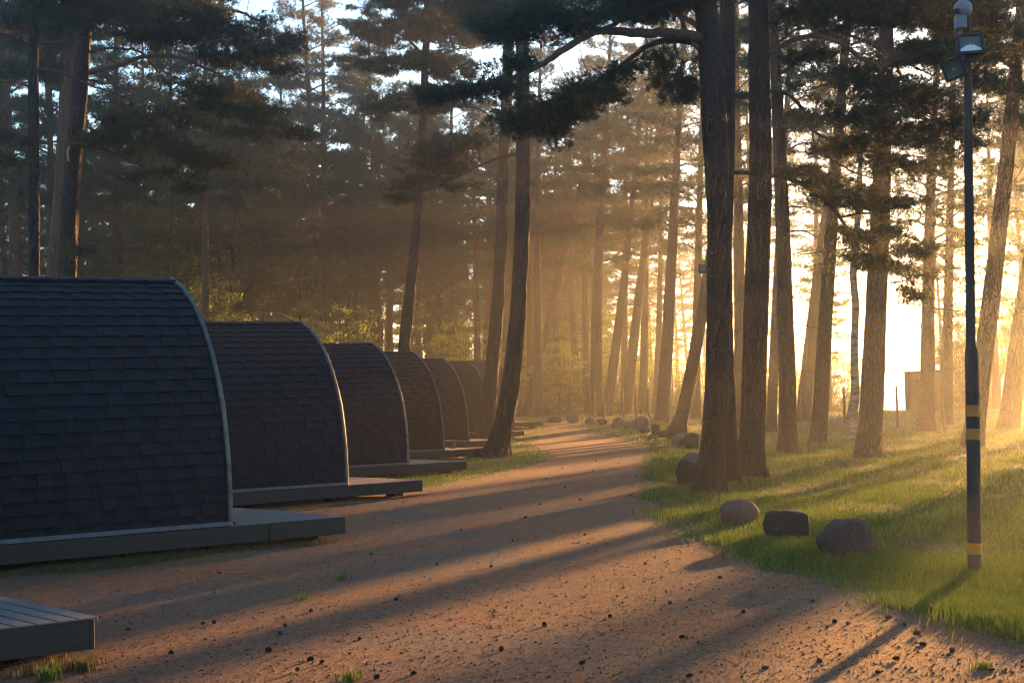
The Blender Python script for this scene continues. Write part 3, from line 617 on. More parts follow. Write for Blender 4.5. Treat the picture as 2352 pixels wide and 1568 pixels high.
# ------------------------------------------------------------------ generic forest pines (shared meshes)
def gen_pine(seed, H=17.0, cb=6.0, r=.25, nl=34, Lmax=3.0, dead=10):
    rng = np.random.default_rng(seed); mb = MB(); cr = MB()
    z = np.linspace(-.1, H, 60); bend = np.stack([.25 * np.sin(z / H * 3 + rng.uniform(0, 6)) * z / H, .25 * np.sin(z / H * 2.4 + rng.uniform(0, 6)) * z / H, z], 1); bend[:, :2] -= bend[0, :2]
    mb.tube(bend, r * (1 - .80 * (np.clip(z, 0, H) / H) ** 1.1), 16, disp=bark_disp(seed, .04, .22))
    def on(zz): return np.array([np.interp(zz, z, bend[:, 0]), np.interp(zz, z, bend[:, 1]), zz])
    az = rng.uniform(0, 6.28)
    for i in range(nl):
        f = (i + rng.uniform(0, 1)) / nl; zz = cb + (H - cb) * f ** .9; az += 2.4 + rng.normal(0, .3)
        L = Lmax * (.35 + .65 * math.sin(min(1, (f + .12) * 1.25) * 2.3)) * rng.uniform(.6, 1.1) * (1 - .6 * max(0, f - .7) / .3)
        dr = np.array([math.cos(az), math.sin(az), 0]); rise = (-.12 + .55 * f) * L; b0 = on(zz)
        P = [b0, b0 + dr * L * .35 + [0, 0, .14 * L], b0 + dr * L * .7 + [0, 0, .10 * L + rise * .6], b0 + dr * L + [0, 0, rise]]
        Q = spline(P, .25); mb.tube(Q, np.linspace(.05 * (1 - .5 * f), .012, len(Q)), 5, cap=False)
        n = int(2 + 2.1 * L); side = np.array([-dr[1], dr[0], 0])
        for s_ in range(n):
            t_ = rng.uniform(.35, 1.05); c = Q[min(len(Q) - 1, int(t_ * (len(Q) - 1)))] + side * rng.normal(0, .26 * L * (1.1 - .5 * t_)) + rng.normal(0, .12, 3) + [0, 0, .06]
            nt_ = int(rng.uniform(14, 26)); rad = rng.uniform(.3, .5)
            tp = in_ball(nt_, rng) * rad * np.array([1.15, 1.15, .36]) + c; td = unit(dr * .7 + rng.normal(0, .5, (nt_, 3)) + [0, 0, .35])
            V, Ft = tufts(tp, td, .17, .024, 9, rng); cr.add(V, Ft)
            mb.tube([Q[min(len(Q) - 1, int(t_ * (len(Q) - 1)))], c], .010, 3, cap=False)
    for i in range(dead):
        zz = rng.uniform(2.2, cb + 1); a_ = rng.uniform(0, 6.28); dr = np.array([math.cos(a_), math.sin(a_), rng.uniform(-.25, .3)]); L = rng.uniform(.5, 1.9); b0 = on(zz)
        mb.tube(spline([b0, b0 + dr * L * .5, b0 + dr * L + [0, 0, rng.normal(0, .2)]], .3), [.022, .018, .008][:1] * 1 + list(np.linspace(.02, .006, len(spline([b0, b0 + dr * L * .5, b0 + dr * L], .3)) - 1)) if False else .012, 4, cap=False)
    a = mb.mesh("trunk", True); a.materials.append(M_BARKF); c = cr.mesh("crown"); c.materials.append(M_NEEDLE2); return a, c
PINES = [gen_pine(100, 17, 6.2), gen_pine(101, 18, 7.5, .24, 32, 2.7), gen_pine(102, 16, 5.0, .26, 38, 3.2), gen_pine(103, 17.5, 8.0, .22, 28, 2.6), gen_pine(104, 14, 2.6, .16, 40, 2.0, 4)]
PH = [17, 18, 16, 17.5, 14]
def put_pine(x, y, kind, sc, rz, label, group, lean=0.0, leany=0.0, rs=1.0, name="pine_tree"):
    r = empty("young_pine" if kind == 4 else name, (x, y, float(height(x, y))), 0, label, "young pine" if kind == 4 else "tree", group)
    r.rotation_euler = Matrix.Rotation(lean, 3, 'Y').to_euler() if not rz else (Matrix.Rotation(lean, 3, 'Y') @ Matrix.Rotation(leany, 3, 'X') @ Matrix.Rotation(rz, 3, 'Z')).to_euler()
    r.scale = (sc * rs, sc * rs, sc)
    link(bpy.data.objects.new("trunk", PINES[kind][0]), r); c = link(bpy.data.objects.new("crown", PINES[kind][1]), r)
    if rs != 1: c.scale = (1 / rs, 1 / rs, 1)
    return r
def mid_pine(bx, by, tx, ty, wpx, kind, label, sc=1.0, Y=None, group="hazy pines between the path and the shore"):
    """a standing pine: base pixel, a second pixel higher on its trunk (for the lean), trunk width there"""
    if Y is None: g_ = ground(bx, by)
    else: g_ = at(bx, by, Y)
    T = at(tx, ty, g_.y); gz = float(height(g_.x, g_.y)); lean = math.atan2(T.x - g_.x, T.z - gz)
    rad = wpx * .5 / F * g_.y; base_r = [.25, .24, .26, .22, .16][kind] * sc
    return put_pine(g_.x, g_.y, kind, sc, random.uniform(.1, 6.2), label, group, lean, random.uniform(-.02, .02), max(.6, min(2.0, rad / base_r * 1.0)))
MID = [(1995, 1050, 2010, 640, 56, 0, "stout pine with lit bark, right of the birch on the lawn", 1.0),
       (1810, 1040, 1797, 450, 42, 1, "tall upright pine next right of the paired dark pines", 1.0),
       (1880, 1020, 1908, 540, 38, 3, "pine leaning slightly right, between the upright pine and the birch", 1.0),
       (1845, 968, 1885, 560, 34, 0, "hazy strongly leaning pine behind the upright pine", 1.0),
       (1772, 992, 1783, 700, 24, 1, "thin hazy pine showing just left of the upright pine", 1.0),
       (1700, 985, 1702, 420, 32, 3, "grey hazy pine seen through the gap of the paired dark pines", 1.0),
       (1520, 966, 1546, 580, 32, 1, "pale broad-based pine behind the leaning dark stem", 1.05),
       (1598, 962, 1600, 640, 24, 0, "hazy pine glimpsed left of the floodlight on the thick pine", 1.0),
       (1437, 952, 1478, 560, 26, 3, "left one of two pines leaning right together in mid forest", 1.05),
       (1468, 950, 1502, 560, 24, 1, "right one of two pines leaning right together in mid forest", 1.05),
       (1368, 957, 1378, 540, 30, 0, "thick hazy pine above the row of stones", 1.05),
       (1392, 955, 1440, 560, 24, 3, "hazy pine leaning away right from the thick pine above the stones", 1.05),
       (1316, 950, 1352, 540, 26, 1, "hazy pine standing over the round pale stone", 1.05),
       (1268, 946, 1280, 640, 22, 0, "hazy slim pine left of the round pale stone", 1.05),
       (1236, 958, 1238, 600, 24, 3, "hazy pine right of the curved stem beyond the last cabin", 1.05),
       (1205, 955, 1232, 850, 22, 1, "hazy curved pine stem beyond the last cabin", 1.05),
       (2128, 992, 2142, 640, 36, 2, "glowing hazy pine left of the lamp post near the shed", 1.0),
       (2176, 975, 2178, 700, 26, 0, "glowing hazy pine between the shed and the lamp post", 1.0),
       (2232, 1030, 2345, 100, 46, 1, "large pine leaning right behind the lamp post in golden haze", 1.1),
       (2315, 985, 2380, 560, 46, 3, "golden hazy pine at the right edge behind the lamp post", 1.1),
       (1865, 945, 1895, 640, 20, 1, "thin pale pine between two leaning pines near the shore", 1.0)]
for m_ in MID: mid_pine(*m_)
# the dark leaning stem left of the thick pine
YS = base_Y(1556, 995)
t = tree("pine_tree", (1556, 995), YS, "dark bare stem leaning right, among stones left of the thick pine")
traced_trunk(t, [(1556, 998, 34), (1575, 920, 32), (1598, 800, 30), (1618, 680, 28), (1640, 540, 26), (1662, 400, 24)], YS, 12, seed=21, n=24, step=.12)
pads(t, [(1700, 60, 120, 50, 1.2, 0), (1640, 140, 60, 24, .8, 0)], YS, seed=29, wd=.016, dens=.7)
# birch
YBi = base_Y(1962, 1020)
t = tree("birch_tree", (1962, 1020), YBi, "crooked pale birch with a swollen base beside the stout pine")
traced_trunk(t, [(1963, 1022, 30), (1958, 960, 28), (1964, 900, 22), (1962, 800, 19), (1965, 700, 18), (1960, 620, 17), (1972, 480, 15)], YBi, 9, mat=M_BIRCH, amp=.08, flare=.25, n=20, step=.1, seed=22)
mb = MB(); rng = np.random.default_rng(5); c0 = np.array(at(1965, 560, YBi)) - np.array(t.location)
pts_ = np.vstack([c0 + rng.normal(0, .25, 3) * [1.6, 1.6, 2.4] + in_ball(60, rng) * [.3, .3, .22] + [0, 0, rng.uniform(-1, 2.5)] for _ in range(28)])
mb.add(*leaves(pts_, .06, rng)); mb.build("crown", M_LEAF, t)

# ------------------------------------------------------------------ bushes and understorey (shared meshes)
def gen_bush(seed, H, Wd, n, leaf, cl=26):
    rng = np.random.default_rng(seed); mb = MB(); st = MB()
    for i in range(n):
        f = rng.uniform(.08, 1); rad = Wd * (.5 + .6 * math.sin(f * 2.6)) * rng.uniform(.2, 1); a = rng.uniform(0, 6.28)
        c = np.array([math.cos(a) * rad, math.sin(a) * rad, f * H]); P = in_ball(cl, rng) * np.array([.34, .34, .16]) * (.6 + Wd * .3) + c
        mb.add(*leaves(P, leaf, rng)); st.tube(spline([np.array([c[0] * .1, c[1] * .1, 0]), c * [.5, .5, .6], c], .4), .012, 4, cap=False)
    a = st.mesh("stem", True); a.materials.append(M_LIMB); b_ = mb.mesh("crown"); b_.materials.append(M_LEAF); return a, b_
BUSH = [gen_bush(201, 3.2, 1.3, 90, .10), gen_bush(202, 5.0, 1.6, 130, .11), gen_bush(203, 1.4, 1.0, 60, .08), gen_bush(204, 7.5, 2.0, 150, .12)]
def put_bush(x, y, kind, sc, label, group, name="bush"):
    r = empty(name, (x, y, float(height(x, y))), random.uniform(0, 6.28), label, "bush", group); r.scale = (sc,) * 3
    link(bpy.data.objects.new("stem", BUSH[kind][0]), r); link(bpy.data.objects.new("crown", BUSH[kind][1]), r); return r
def pxb(px, Y, kind, sc, label, group): p_ = at(px, 900, Y); return put_bush(p_.x, Y, kind, sc, label, group)
GB = "sunlit green bushes beyond the far end of the path"
for px, Y, k, sc in [(1230, 82, 0, .8), (1262, 88, 1, 1), (1300, 80, 0, 1), (1340, 86, 1, .9), (1385, 84, 0, .9), (1420, 90, 1, 1.1), (1465, 86, 0, .9), (1510, 92, 3, .9), (1545, 84, 0, .9), (1580, 90, 1, 1.), (1290, 94, 3, 1), (1370, 96, 3, 1), (1450, 97, 3, 1), (1620, 92, 1, 1.), (1660, 86, 0, 1), (1195, 90, 1, 1), (1250, 98, 3, 1.0), (1330, 100, 3, .95), (1410, 102, 3, .9), (1490, 102, 3, .8), (1560, 100, 3, .7), (1630, 102, 3, .7), (1700, 98, 3, .6)]:
    pxb(px, Y, k, sc, "bright green leafy bush in the backlit hedge beyond the path end", GB)
for px, Y, k, sc in [(1760, 82, 0, .9), (1830, 84, 1, .8), (1920, 86, 0, .8), (2190, 84, 3, .8), (2225, 80, 1, 1), (2330, 78, 3, .9), (2285, 88, 3, 1), (2390, 82, 3, 1), (1760, 88, 3, .55), (1838, 90, 3, .5), (1800, 86, 1, .8), (1900, 85, 1, .9), (1945, 88, 3, .6), (2000, 88, 1, .85), (2200, 88, 3, .75), (2155, 86, 3, .6), (2262, 84, 3, .6), (2350, 86, 3, .8)]:
    pxb(px, Y, k, sc, "golden backlit leafy bush near the shore", "golden bushes near the shore")
GL = "green bushes in the wood behind the cabins"
for px, Y, k, sc in [(480, 48, 3, .72), (545, 50, 1, .9), (600, 47, 0, 1.0), (440, 52, 3, .9), (250, 44, 1, .8), (700, 60, 1, .9), (800, 64, 1, 1), (30, 42, 1, .9), (1030, 70, 1, .9), (990, 76, 3, .9), (1080, 80, 1, 1), (330, 60, 3, .9), (650, 75, 3, 1)]:
    pxb(px, Y, k, sc, "green leafy bush standing in the wood behind the cabin roofs", GL)

CORR = [(-3.1, -1.3), (-9.0, -5.6), (-27, -21)]
def corridor(x, y, kind_low=False):
    s_ = x - math.tan(SUN_AZ) * y
    for a, b_ in CORR:
        mg = 1.2 if (y > 52 or kind_low) else .3
        if b_ - a > 4: mg = .2
        if b_ < -5 and y < 52: continue
        if a - mg < s_ < b_ + mg: return False
    return True
# ------------------------------------------------------------------ the wood: individual pines copied from the shared ones
GW = "pines of the wood behind the cabins"
rng = np.random.default_rng(33); taken = []
def free(x, y, d):
    for a, b_ in taken:
        if (a - x) ** 2 + (b_ - y) ** 2 < d * d: return False
    taken.append((x, y)); return True
def wood(n, x0f, x1f, y0, y1, kinds, label, group, dmin=2.2, test=None, smin=.85, smax=1.15):
    c = 0; tries = 0
    while c < n and tries < n * 60:
        tries += 1; y = rng.uniform(y0, y1); x = y * rng.uniform(x0f, x1f)
        if test and not test(x, y): continue
        if not free(x, y, dmin): continue
        k = kinds[int(rng.integers(len(kinds)))]
        put_pine(x, y, k, float(rng.uniform(smin, smax)), float(rng.uniform(.1, 6.2)), label, group, float(rng.normal(.01, .03)), float(rng.normal(0, .025)), float(rng.uniform(.65, 1.0))); c += 1
LWOOD = "slender hazy pine in the crowded wood behind the row of cabins"
wood(84, -.40, -.02, 46, 118, [0, 1, 3, 4, 3, 4], LWOOD, GW, 2.0, lambda x, y: (x < -4.5 or y > 72) and not (-.17 < x / y < -.075 and y < 66))
wood(34, -.02, .15, 88, 140, [0, 1, 2, 4, 4], "hazy slender pine beyond the sunlit bushes at the path end", "far pines beyond the path end", 2.2, lambda x, y: x < .055 * y)
wood(8, .0, .10, 76, 90, [1, 3], "slim hazy pine among the glowing bushes at the path end", "slim pines at the path end", 1.8, None, .9, 1.1)
wood(12, .05, .16, 106, 140, [1, 3], "pale hazy pine far behind the glowing hedge", "far pines behind the glowing hedge", 2.2, None)
wood(4, .14, .36, 74, 84, [0, 1, 2, 3], "golden hazy pine standing along the shore", "pines along the shore", 3.0, lambda x, y: not (.215 < x / y < .30))
for px, Y, sc in [(1905, 80, .7), (2165, 81, .8), (2235, 86, .9)]:
    p_ = at(px, 900, Y); put_pine(p_.x, Y, 4, sc, px * .1, "golden bushy young pine by the shore", "young pines by the shore")
# pines just out of the frame on the right: their shadows stripe the path
wood(24, .34, .60, 58, 88, [2, 0, 2], "broad pine out of sight to the right near the shore, shading the path", "pines out of sight on the right", 2.0, lambda x, y: corridor(x, y) and x > .345 * y, 1.0, 1.2)
for i, (s_, y_) in enumerate([(-3.5, 41), (-4.4, 46), (-6.5, 50)]):
    put_pine(s_ + math.tan(SUN_AZ) * y_, y_, [1, 3][i % 2], 1.0, i + .5, "tall bare-stemmed pine just out of sight to the right, striping the path with shade", "bare-stemmed pines just out of sight on the right")
    taken.append((s_ + math.tan(SUN_AZ) * y_, y_))
for i, (s_, y_, k_) in enumerate([(-4.6, 62, 2), (-4.0, 56, 4), (-11.0, 78, 2), (-12.2, 76, 4)]):
    x_ = s_ + math.tan(SUN_AZ) * y_; taken.append((x_, y_))
    put_pine(x_, y_, k_, 1.1, i + .3, "bushy pine out of sight to the right, casting broad shade", "bushy pines out of sight on the right")
wood(40, .40, .72, 26, 80, [0, 1, 2, 2, 3], "pine out of sight to the right, shading the path", "pines out of sight on the right", 2.4, corridor)
wood(22, .40, .70, 30, 90, [4, 4, 2], "young pine out of sight to the right, shading the lawn", "young pines out of sight on the right", 2.0, lambda x, y: corridor(x, y, True), .7, 1.0)
wood(26, -.46, -.06, 48, 105, [4], "young bushy pine filling the wood behind the cabins", "young pines in the wood behind the cabins", 1.6, lambda x, y: x < -5 or y > 72, .55, .9)
wood(10, -.09, .01, 74, 100, [1, 3], "slim misty pine filling the gap left of the leaning pine", "misty pines left of the leaning pine", 2.0, lambda x, y: True)
wood(16, -.22, .0, 68, 104, [0, 1, 3], "slim hazy pine standing in mist above the farther cabin roofs", "pines in the mist above the cabin roofs", 2.0, lambda x, y: x < -3)
wood(46, -.42, .10, 100, 150, [0, 2, 3, 4, 4], "tall hazy pine deep in the wood behind the cabins", GW, 1.8, lambda x, y: x < .06 * y, .9, 1.2)
# the wood goes on behind the photographer and to the left
for i in range(28):
    a_ = rng.uniform(math.radians(100), math.radians(290)); d_ = rng.uniform(9, 34); x_, y_ = d_ * math.sin(a_) , d_ * math.cos(a_)
    if free(x_, y_, 2.6): put_pine(x_, y_, int(rng.integers(4)) if i % 3 else 4, float(rng.uniform(.85, 1.1)), float(rng.uniform(.1, 6)), "pine of the wood behind the photographer", "pines behind the photographer")


# ------------------------------------------------------------------ lamp post with floodlights and camera
gp = ground(2239, 1326); YP = gp.y
r = empty("lamp_post", gp, 0, "slim grey lamp post with orange bands, two floodlights and a camera", "lamp post")
M_POST = mat_simple("dark_grey_post_paint", (.045, .034, .029), (.085, .068, .058), 7, .9, .15, .002, (1, 1, .3), 0)
M_ORANGE = mat_simple("faded_orange_band", (.50, .17, .015), (.66, .25, .03), 8, .6)
M_CAM = mat_simple("pale_grey_plastic", (.15, .175, .21), (.22, .25, .29), 6, .5)
def pp(px, py, off=0.0): return np.array(at(px, py, YP + off)) - np.array(gp)
m_ = YP / F
mb = MB(); ax = [(2239, 1332, 31), (2237, 1180, 31), (2236, 1050, 31), (2233, 900, 30), (2231, 812, 30), (2231, 803, 28), (2230, 793, 22), (2228, 600, 21), (2225, 400, 20), (2223, 200, 19), (2221, 60, 18), (2219, -30, 18)]
mb.tube([pp(a, b_) for a, b_, c in ax], [c * .5 * m_ for a, b_, c in ax], 24); mb.build("pole", M_POST, r, smooth=True)
for y0, y1 in ((930, 956), (984, 1009), (1246, 1271)):
    x0 = np.interp(y0, [c[1] for c in ax[::-1]], [c[0] for c in ax[::-1]]); mb = MB(); mb.tube([pp(x0, y1), pp(x0, y0)], 16.2 * m_, 24, cap=False); mb.build("orange_band", M_ORANGE, r, smooth=True)
def flood(px, py, w_, h_, roll, yaw, tilt, off, refl):
    M3 = Matrix.Rotation(yaw, 3, 'Z') @ Matrix.Rotation(tilt, 3, 'X') @ Matrix.Rotation(roll, 3, 'Y'); h = bpy.data.objects.new("floodlight", None)
    ww, hh_ = w_ * m_, h_ * m_; mb = MB(); mb.box((0, .035, 0), (ww * .86, .05, hh_ * .86))
    for s in (-1, 1): mb.box((s * (ww / 2 - .012), -.008, 0), (.024, .036, hh_)); mb.box((0, -.008, s * (hh_ / 2 - .012)), (ww - .048, .036, .024))
    for q_ in np.linspace(-.35, .35, 6): mb.box((q_ * ww, .07, 0), (.006, .03, hh_ * .7))
    o = mb.build("floodlight", M_BLACK, r, bevel=.004); o.location = pp(px, py, off); o.rotation_euler = M3.to_euler()
    mb = MB(); mb.box((0, 0, 0), (ww - .046, .006, hh_ - .046)); mb.build("lens", M_GLASSG, o)
    if refl:
        mb = MB(); a, b_ = ww * .40, hh_ * .5 - .028; V = [(-a, -.006, -b_), (a, -.006, -b_), (a, -.006, -b_ + .016), (.03, -.006, -b_ + .05), (-.03, -.006, -b_ + .05), (-a, -.006, -b_ + .016)]
        V2 = [(x_, -.004, z_) for x_, y_, z_ in V]; mb.add(V + V2, [[5, 4, 3, 2, 1, 0]]); mb.add(np.array(V + V2), [[i, (i + 1) % 6, 6 + (i + 1) % 6, 6 + i] for i in range(6)]); mb.build("reflector", M_REFL, o)
    mb = MB(); mb.box((0, -.004, -.002), (.018, .006, .018)); mb.build("chip", M_CHIP, o)
M_REFL = mat_simple("polished_reflector", (.7, .75, .8), (.8, .85, .9), 5, .3); M_CHIP = mat_simple("yellow_led_chip", (.25, .22, .04), (.35, .3, .06), 9, .5)
flood(2228, 101, 62, 50, math.radians(-2), math.radians(-3), math.radians(-6), -.14, True)
flood(2190, 158, 50, 50, math.radians(-20), math.radians(-18), math.radians(14), -.08, False)
mb = MB(); mb.box(pp(2229, 134, -.05), (.12, .08, .06)); mb.tube([pp(2226, 140, -.02), pp(2214, 150, -.06), pp(2204, 158, -.05)], .014, 8); mb.tube([pp(2229, 125, -.06), pp(2229, 112, -.08)], .016, 8); mb.build("bracket", M_BLACK, r)
cm = MB(); P_ = [pp(2198, 22, -.10), pp(2203, 22, -.09), pp(2210, 21, -.07), pp(2217, 21, -.05), pp(2221, 21, -.03)]
cm.tube(P_, [.035, .062, .075, .07, .03], 18); oc = cm.build("security_camera", M_CAM, r, smooth=True)
mb = MB(); mb.box(pp(2206, 52, -.07), (.085, .09, .11)); mb.tube([pp(2206, 42, -.07), pp(2207, 34, -.08)], .035, 12); mb.build("base", M_CAM, oc, bevel=.008)
mb = MB(); mb.tube([pp(2199, 26, -.12), pp(2195, 27, -.14)], [.026, .022], 14); mb.build("camera_lens", M_BLACK, oc, smooth=True)

# ------------------------------------------------------------------ boulders
def boulder_mesh(seed, p=2.0, rough=.08, sub=4):
    import bmesh
    from mathutils import noise as nz
    bm = bmesh.new(); bmesh.ops.create_icosphere(bm, subdivisions=sub, radius=1); off = Vector((seed * 3.7, seed * 1.3, seed * 7.1))
    for v in bm.verts:
        c = v.co; k = (abs(c.x) ** p + abs(c.y) ** p + abs(c.z) ** p) ** (-1 / p); c = c * k
        v.co = c * (1 + rough * 2.2 * nz.noise(c * 1.1 + off) + rough * nz.noise(c * 2.8 + off) + rough * .35 * nz.noise(c * 8 + off) - rough * 1.2 * max(0, .22 - abs(nz.noise(c * 1.9 + off * 2))))
    me = bpy.data.meshes.new("boulder"); bm.to_mesh(me); bm.free(); me.polygons.foreach_set("use_smooth", [True] * len(me.polygons)); return me
def m_stone(name, a, b_, c):
    m, nt, b = newmat(name); v = coords(nt, "Object"); n1 = noise(nt, v, 3, 6, .65); n2 = noise(nt, v, 22, 3, .7)
    col = mix(nt, ramp(nt, n2, [(.56, (0, 0, 0)), (.66, (.8, .8, .8))]), ramp(nt, n1, [(.3, a), (.7, b_)]), c)
    nt.links.new(col, b.inputs["Base Color"]); b.inputs["Roughness"].default_value = .9; bump(nt, b, n2, .6, .05); return m
M_ST = {'red': m_stone("reddish_stone", (.085, .055, .05), (.15, .098, .088), (.13, .09, .085)), 'green': m_stone("mossy_stone", (.010, .017, .014), (.028, .040, .034), (.03, .05, .03)),
        'brown': m_stone("speckled_brown_stone", (.035, .027, .026), (.075, .056, .053), (.19, .155, .15)), 'grey': m_stone("grey_stone", (.07, .065, .06), (.15, .14, .13), (.22, .21, .20))}
def boulder(px, py_base, wpx, hpx, mat, label, seed, p=2.0, depth=.8, group="stones bordering the lawn", rough=.08, rz=0):
    g_ = ground(px, py_base); s = g_.y / F; me = boulder_mesh(seed, p, rough, 4 if wpx > 60 else 3); me.materials.append(M_ST[mat]); o = link(bpy.data.objects.new("boulder", me))
    o.scale = (wpx * s / 2, wpx * s / 2 * depth, hpx * s * .62); o.location = (g_.x, g_.y + wpx * s * .3 * depth, g_.z + hpx * s * .50); o.rotation_euler = (0, 0, rz); tag(o, label, "boulder", group)
boulder(1702, 1208, 88, 54, 'red', "smooth reddish domed boulder left of the dark block stone", 1, 2.1, rough=.05)
boulder(1812, 1243, 90, 62, 'green', "dark mossy block-shaped stone with a flat top between two round boulders", 2, 6, .75, rough=.06, rz=.25)
boulder(1955, 1290, 126, 86, 'brown', "large speckled brown boulder nearest the lamp post", 3, 2.15, .8, rough=.10)
for i, (px, py, w_, h_, mt, lb) in enumerate([
    (1578, 1114, 48, 52, 'green', "mossy grey boulder half hidden behind the thick pine base"), (1590, 1078, 40, 36, 'grey', "pale stone just behind the mossy boulder at the thick pine"),
    (1568, 1024, 44, 26, 'grey', "grey stone right of the leaning dark stem base"), (1590, 1030, 34, 34, 'green', "dark stone peeping out left of the thick pine"),
    (1548, 1008, 34, 18, 'green', "low dark stone at the foot of the leaning dark stem"), (1506, 998, 22, 22, 'green', "pointed dark stone left of the leaning dark stem"), (1524, 1004, 26, 14, 'green', "flat dark stone between the pointed stone and the leaning stem"),
    (1474, 986, 34, 28, 'grey', "largest pale stone at the bend of the path"), (1446, 984, 30, 16, 'grey', "low pale stone left of the largest stone at the bend"), (1482, 994, 24, 14, 'green', "small dark stone below the largest pale stone"),
    (1421, 981, 30, 20, 'grey', "grey stone with a lit right edge left of the bend"), (1383, 976, 24, 14, 'green', "small dark stone fourth from the end of the far row"), (1357, 974, 26, 14, 'grey', "small grey stone next to the round pale one"),
    (1317, 971, 30, 22, 'grey', "round pale stone under the leaning hazy pines"), (1275, 970, 34, 12, 'green', "low flat dark stone at the far left of the row")]):
    boulder(px, py, w_, h_, mt, lb, 10 + i, 2.2 + .3 * (i % 3), .9)

# ------------------------------------------------------------------ fence, stakes, shed, far lamp
M_WOOD = mat_simple("old_fence_wood", (.06, .045, .035), (.13, .10, .075), 6, .85, .3, .004, (6, 6, 1)); M_WIRE = mat_simple("fence_wire", (.04, .035, .03), (.08, .07, .06), 5, .5, metal=.6)
YFn = 70; r = empty("wire_fence", tuple(at(1400, 955, YFn))[:2] + (float(height(at(1400, 955, YFn).x, YFn)),), 0, "low wire fence on thin dark posts beyond the row of stones", "fence")
posts = [1286, 1308, 1366, 1388, 1431, 1461, 1490, 1531, 1570, 1593]; top_ = []
for px in posts:
    q = at(px, 955, YFn + .012 * (px - 1400)); z0 = float(height(q.x, q.y)); mb = MB(); l0 = np.array(r.location); mb.tube([np.array((q.x, q.y, z0 - .1)) - l0, np.array((q.x, q.y, z0 + .6)) - l0, np.array((q.x + .01, q.y, z0 + 1.25)) - l0], .05, 8); mb.build("post", M_WOOD, r, smooth=True); top_.append(np.array((q.x, q.y, z0)) - l0)
mb = MB()
for hz in (.25, .6, .95, 1.2): mb.tube([p_ + [0, -.04, hz] for p_ in top_], .003, 4)
mb.build("wire", M_WIRE, r)
for px, py, ht, wd, lb in [(1940, 966, 78, 6, "thin dark stake left of the birch against the bright water"), (2062, 984, 98, 6, "thin dark stake standing right in front of the bright water gap"), (2171, 992, 106, 7, "leaning dark stake right of the shed"), (1840, 972, 60, 5, "short dark stake between the upright pine and the leaning pine")]:
    g_ = ground(px, py); s = g_.y / F; mb = MB(); tl = .1 if 'leaning dark' in lb else 0; mb.tube([(0, 0, -.1), (-tl * .5, 0, ht * s * .5), (-tl, 0, ht * s)], [wd * s * .55, wd * s * .5, wd * s * .45], 10)
    o = mb.build("fence_post", M_WOOD, smooth=True); o.location = g_; tag(o, lb, "fence post", "stakes standing along the shore")
g_ = at(2112, 950, 76); r = empty("shed", (g_.x + .3, 76, float(height(g_.x, 76)) - .1), -.1, "small flat-roofed hut by the shore with a short mast", "shed")
mb = MB(); mb.box((0, 0, .85), (1.7, 1.6, 2.1)); mb.build("wall", M_WALL, r, bevel=.01)
mb = MB(); mb.box((0, 0, 1.95), (1.82, 1.72, .09)); mb.build("roof", M_FASC, r, bevel=.01)
mb = MB(); mb.tube([(-.1, 0, 1.99), (-.1, 0, 2.3)], .03, 8); mb.build("mast", M_BLACK, r)
mb = MB(); mb.box((-.2, -.815, .75), (.75, .04, 1.7)); mb.build("door", M_FASC, r, bevel=.006)
g_ = ground(1533, 958); r = empty("garden_lamp", g_, 0, "thin lamp post with a small white globe before the pale broad-based pine", "lamp post")
s = g_.y / F; mb = MB(); mb.tube([(0, 0, -.1), (0, 0, 140 * s)], .03, 10); mb.build("pole", M_TRIM, r, smooth=True)
mb = MB(); mb.tube([(0, 0, 138 * s), (0, 0, 140 * s), (0, 0, 143 * s), (0, 0, 147 * s), (0, 0, 149 * s)], [.03, .09, .12, .09, .02], 14); mb.build("globe", bl.data.materials[0], r, smooth=True)

# ------------------------------------------------------------------ pine cones and weeds
def cone_mesh(seed):
    rng = np.random.default_rng(seed); mb = MB(); L = .055; zz = np.linspace(0, L, 9); rr = .017 * np.sin(np.linspace(.5, 2.9, 9)) + .003
    mb.tube([(0, 0, a) for a in zz], rr * .75, 10)
    for k_ in range(70):
        f = k_ / 70; a = k_ * 2.4; z_ = f * L; R_ = np.interp(z_, zz, rr); d = np.array([math.cos(a), math.sin(a), .25]); s_ = np.array([-math.sin(a), math.cos(a), 0]); c = np.array([0, 0, z_]) + d * R_ * .7
        mb.add([c - s_ * .006, c + s_ * .006, c + d * .010 + s_ * .004 + [0, 0, .004], c + d * .010 - s_ * .004 + [0, 0, .004]], [[0, 1, 2, 3]])
    me = mb.mesh("pine_cone"); me.materials.append(M_CONE); return me
M_CONE = mat_simple("pine_cone_scales", (.030, .018, .012), (.075, .045, .03), 60, .85)
CONES = [cone_mesh(1), cone_mesh(2)]
CP = [(547, 1194), (462, 1438), (490, 1436), (656, 1442), (646, 1462), (714, 1408), (392, 1504), (720, 1518), (735, 1528), (824, 1472), (944, 1554), (684, 1545), (1125, 1306), (855, 1276), (905, 1382), (625, 1500),
      (1178, 1245), (1340, 1232), (1000, 1300), (1060, 1220), (1240, 1160), (1300, 1120), (1360, 1085), (1405, 1100), (1330, 1150), (1210, 1190), (1150, 1170), (1420, 1065), (1290, 1078), (1255, 1100), (1370, 1060), (1445, 1140),
      (1560, 1470), (1590, 1578 - 20), (1872, 1385), (1920, 1432), (1948, 1438), (2035, 1424), (2075, 1440), (2155, 1425), (2098, 1462), (2112, 1485), (2285, 1545), (2360 - 30, 1470), (1765, 1540), (1880, 1526), (2010, 1550), (2050, 1520), (1480, 1300), (1650, 1330), (1710, 1410), (1540, 1390), (1400, 1420), (1250, 1440), (1150, 1500), (1330, 1530), (300, 1450), (500, 1320), (2190, 1500), (870, 1560)]
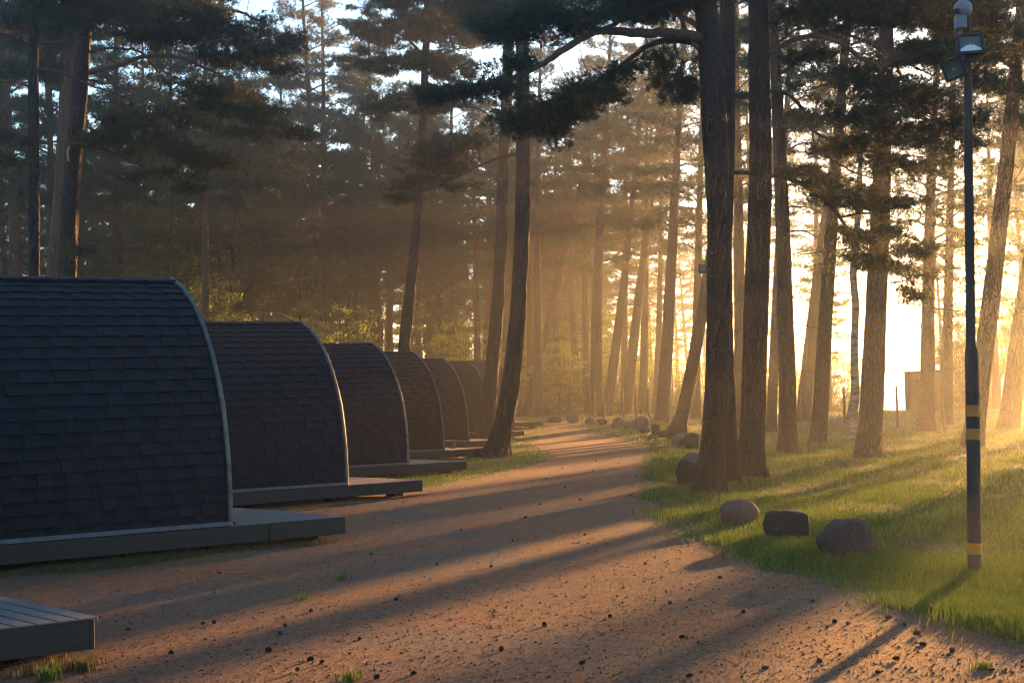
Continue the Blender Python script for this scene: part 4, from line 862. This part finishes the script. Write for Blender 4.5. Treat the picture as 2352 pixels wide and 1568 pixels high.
for i, (px, py) in enumerate(CP):
    on_deck = i == 0; g_ = ground(px, py); o = link(bpy.data.objects.new("pine_cone", CONES[i % 2])); o.rotation_euler = (math.radians(random.uniform(75, 105)), 0, random.uniform(0, 6.28)); sc = random.uniform(.5, .75); o.scale = (sc,) * 3
    if on_deck: q = podpt(1, .12, -PODW + .02, DECKZ + .02); o.location = q; tag(o, "dark pine cone on the deck at the corner of the largest cabin", "pine cone")
    else: o.location = (g_.x, g_.y, g_.z + .022); tag(o, "small dark pine cone lying on the path", "pine cone", "pine cones scattered over the path")
def weed(px, py, n, h_, label, mat=None):
    g_ = ground(px, py); rng = np.random.default_rng(px); x = g_.x + rng.normal(0, .03, n); y = g_.y + rng.normal(0, .03, n); mb = MB(); V, Ft = blades(x, y, h_ * rng.uniform(.5, 1.1, n), .008, rng); mb.add(V - np.array([g_.x, g_.y, g_.z]), Ft)
    o = add_tone(mb.build("grass_tuft", mat or M_GRASS), 5); o.location = g_; tag(o, label, "grass tuft", "weeds growing on the path")
weed(785, 1335, 60, .085, "green weed tuft in the sunlit stripe of the path"); weed(697, 1378, 26, .08, "small pale tuft left of the green weed on the path"); weed(805, 1566, 50, .09, "bright green tuft at the bottom edge of the path"); weed(190, 1546, 110, .10, "yellowish tuft at the corner of the slatted deck", M_DRYGRASS)
weed(110, 1566, 80, .12, "leafy green tuft below the slatted deck"); weed(330, 1280, 120, .16, "green tuft against the deck side of the largest cabin"); weed(2260, 1540, 90, .05, "low green tuft at the lower right of the path")

# ------------------------------------------------------------------ haze
hz = MB(); hz.box((0, 0, 9.3), (1500, 1500, 24.6)); m = bpy.data.materials.new("morning_haze"); m.use_nodes = True; nt = m.node_tree; nt.nodes.remove(nt.nodes["Principled BSDF"])
v = nt.nodes.new("ShaderNodeVolumePrincipled"); v.inputs["Color"].default_value = (.82, .92, 1.0, 1); v.inputs["Density"].default_value = HAZE_DENSITY; v.inputs["Anisotropy"].default_value = HAZE_G
nt.links.new(v.outputs[0], nt.nodes["Material Output"].inputs["Volume"])
try: m.cycles.homogeneous_volume = True
except Exception: pass
h = hz.build("haze", m); tag(h, "thin morning mist filling the wood", "haze", kind='stuff')
